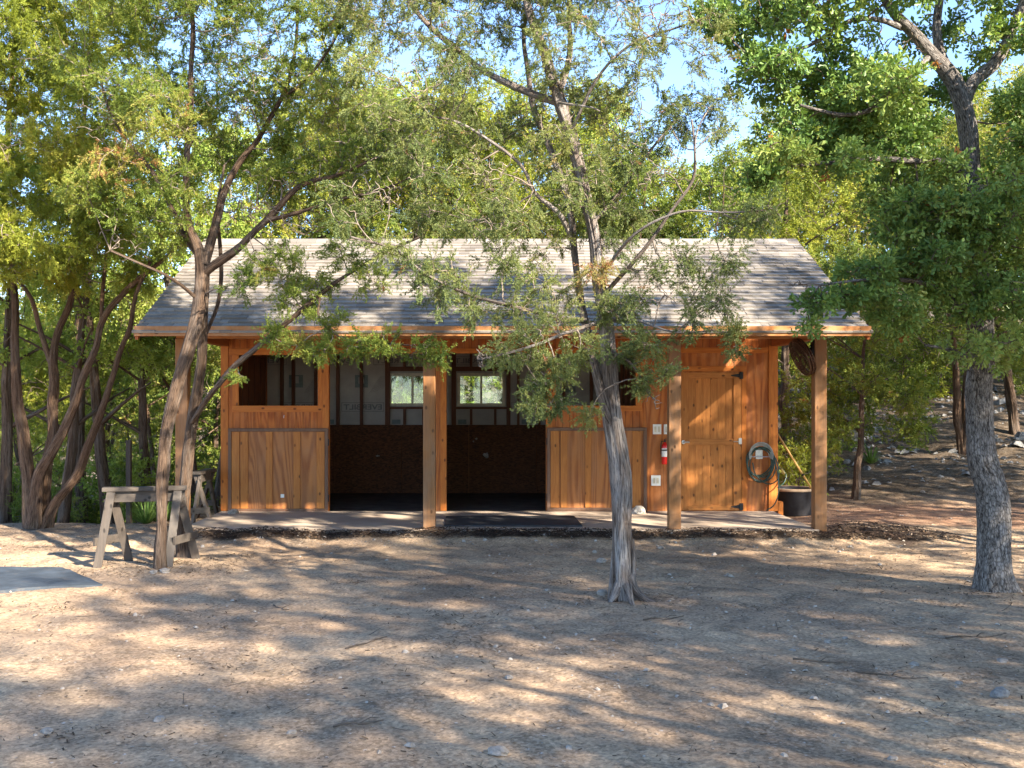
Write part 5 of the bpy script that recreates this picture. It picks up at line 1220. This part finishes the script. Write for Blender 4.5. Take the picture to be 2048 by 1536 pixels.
SAP = [(120, 15.6, 1.0, 'slender dark sapling behind the far left juniper stems'), (222, 16.2, 1.1, 'slender leaning sapling left of the dark fence post'), (300, 16.4, .95, 'slender sapling between the fence post and the twin trunk'),
       (400, 17.3, 1.1, 'slender sapling seen between the left porch post and the stable corner'), (432, 18.4, 1.2, 'slender sapling close to the left stable wall'), (8, 16.2, 1.1, 'slender sapling at the left edge behind the juniper stems'), (165, 17.4, 1.2, 'slender pale sapling deep behind the far left juniper')]
for i, (px, Y, s_, lb) in enumerate(SAP):
    x = (px - CX) * Y / F; z = float(H(x, Y)) - .03
    if i == 0: SP_.location = (x, Y, z); SP_.scale = (s_,) * 3; SP_['label'] = lb; SP_['group'] = 'slender saplings in the left wood'
    else: copy_thing(SP_, (x, Y, z), px * .7, s_, lb, 'slender saplings in the left wood')
# --- undergrowth shrubs
def bush_proto(seed, leaf, tpl='leaffar', name='shrub', n=9, w=.8, h=1.1, ssc=.85, dens=.62):
    g = np.random.default_rng(seed); lim = []; clm = []
    for s in range(5):
        a = g.uniform(0, 6.28); l = g.uniform(.4, .9) * w
        lim.append(np.array([[.04 * math.cos(a), .04 * math.sin(a), -.08, .018], [l * .4 * math.cos(a), l * .4 * math.sin(a), h * .45, .012], [l * math.cos(a), l * math.sin(a), h * .9, .005]]))
    for i in range(n):
        a = g.uniform(0, 6.28); r = w * math.sqrt(g.random()); clm.append((r * math.cos(a), r * math.sin(a), g.uniform(.2, 1) * h, .34, .34, .28, 1.0))
    global rng
    old = rng; rng = np.random.default_rng(seed + 50)
    o = build_tree(name, 'shrub', 'shrub', (0, 0, 0), lim, clm, 'bark', leaf, tpl, seed=seed, sp=5, bare=.1, droop=0, ssc=ssc, rtw=.004, dens=dens, twig='twig')
    rng = old; return o
BP = [bush_proto(31, 'bush'), bush_proto(32, 'jun_yel', 'junfar', ssc=1.0), bush_proto(33, 'jun', 'junfar', ssc=1.0)]
bused = set()
def bput(k, px, Y, s, label, group):
    x = (px - CX) * Y / F; z = float(H(x, Y)) - .03
    if k not in bused: bused.add(k); o = BP[k]; o.location = (x, Y, z); o.rotation_euler = (0, 0, px); o.scale = (s,) * 3; o['label'] = label; o['group'] = group; return o
    return copy_thing(BP[k], (x, Y, z), px * 1.0, s, label, group)
bput(1, 1592, 17.6, .8, 'bright green young juniper shrub behind the black tub', 'shrubs right of the stable')
bput(2, 1610, 19.6, .9, 'green shrub at the foot of the hill seen left of the right porch post', 'shrubs right of the stable')
bput(0, 1665, 22.0, .55, 'low leafy shrub on the rocky slope beside the leaning juniper', 'shrubs right of the stable')
rr = np.random.default_rng(77)
for i in range(46):
    Y = 16.2 + 16 * rr.random() ** .8; px = rr.uniform(-80, 330 if Y < 19 else 455)
    kk = int(rr.integers(0, 3)); pl = ['at the left edge', 'behind the far left juniper stems', 'left of the fence post', 'behind the sawhorse', 'beside the left stable wall'][int(np.searchsorted([20, 150, 250, 350], px))]
    bput(kk, px, Y, rr.uniform(.6, 1.1) * (1 + .03 * (Y - 15)), ['broad-leaved', 'yellow-green juniper', 'dark green juniper'][kk] + ' shrub ' + pl + (' at the wood edge' if Y < 20 else ' deeper in the wood'), 'shrubs in the left wood')
for i in range(16):
    Y = rr.uniform(20.2, 24); px = rr.uniform(470, 1500)
    bput(int(rr.integers(0, 3)), px, Y, rr.uniform(1.0, 1.7), 'shrub behind the stable seen through its back windows', 'shrubs behind the stable')
for i in range(22):
    Y = rr.uniform(26, 40); px = rr.uniform(1560, 2150)
    bput(i % 3, px, Y, rr.uniform(.8, 1.6), ['broad-leaved', 'yellow-green juniper', 'dark green juniper'][i % 3] + ' shrub on the slope ' + ['just right of the roof end', 'above the leaning juniper', 'left of the oak trunk', 'behind the oak trunk', 'right of the oak trunk'][int(np.searchsorted([1650, 1790, 1900, 2040], px))] + (' midway up' if Y < 33 else ' near the top'), 'shrubs on the right slope')
# yucca-like tuft and grass
def tuft(name, label, cat_, px, Y, n, L, w, seed):
    x = (px - CX) * Y / F; z = float(H(x, Y)); g = np.random.default_rng(seed); V = []; T = []
    for i in range(n):
        a = g.uniform(0, 6.28); e = g.uniform(.35, 1.35); l = L * g.uniform(.6, 1.1); d = np.array([math.cos(a) * math.cos(e), math.sin(a) * math.cos(e), math.sin(e)]); s = np.array([-math.sin(a), math.cos(a), 0]) * w
        b0 = np.array([x, Y, z]) + np.array([math.cos(a), math.sin(a), 0]) * g.uniform(0, .05); m_ = b0 + d * l * .55; t_ = b0 + d * l - np.array([0, 0, l * .18])
        V += [b0 - s * .5, b0 + s * .5, m_ + s * .45, m_ - s * .45, m_ - s * .45, m_ + s * .45, t_ + s * .05, t_ - s * .05]; T += [g.random()] * 8
    o = np_mesh(name, np.array(V), np.arange(len(V)).reshape(-1, 4), M['grass'], attrs={'tint': T}); tag(o, label, cat_)
tuft('yucca_plant', 'spiky green yucca tuft on the slope right of the leaning juniper', 'plant', 1742, 20.5, 40, .5, .03, 4)
tuft('grass_tuft', 'tuft of long green grass at the wood edge behind the sawhorse', 'grass tuft', 292, 14.9, 160, .5, .012, 5)
tuft('grass_tuft', 'smaller tuft of green grass at the wood edge near the fence post', 'grass tuft', 330, 15.3, 120, .4, .012, 6)
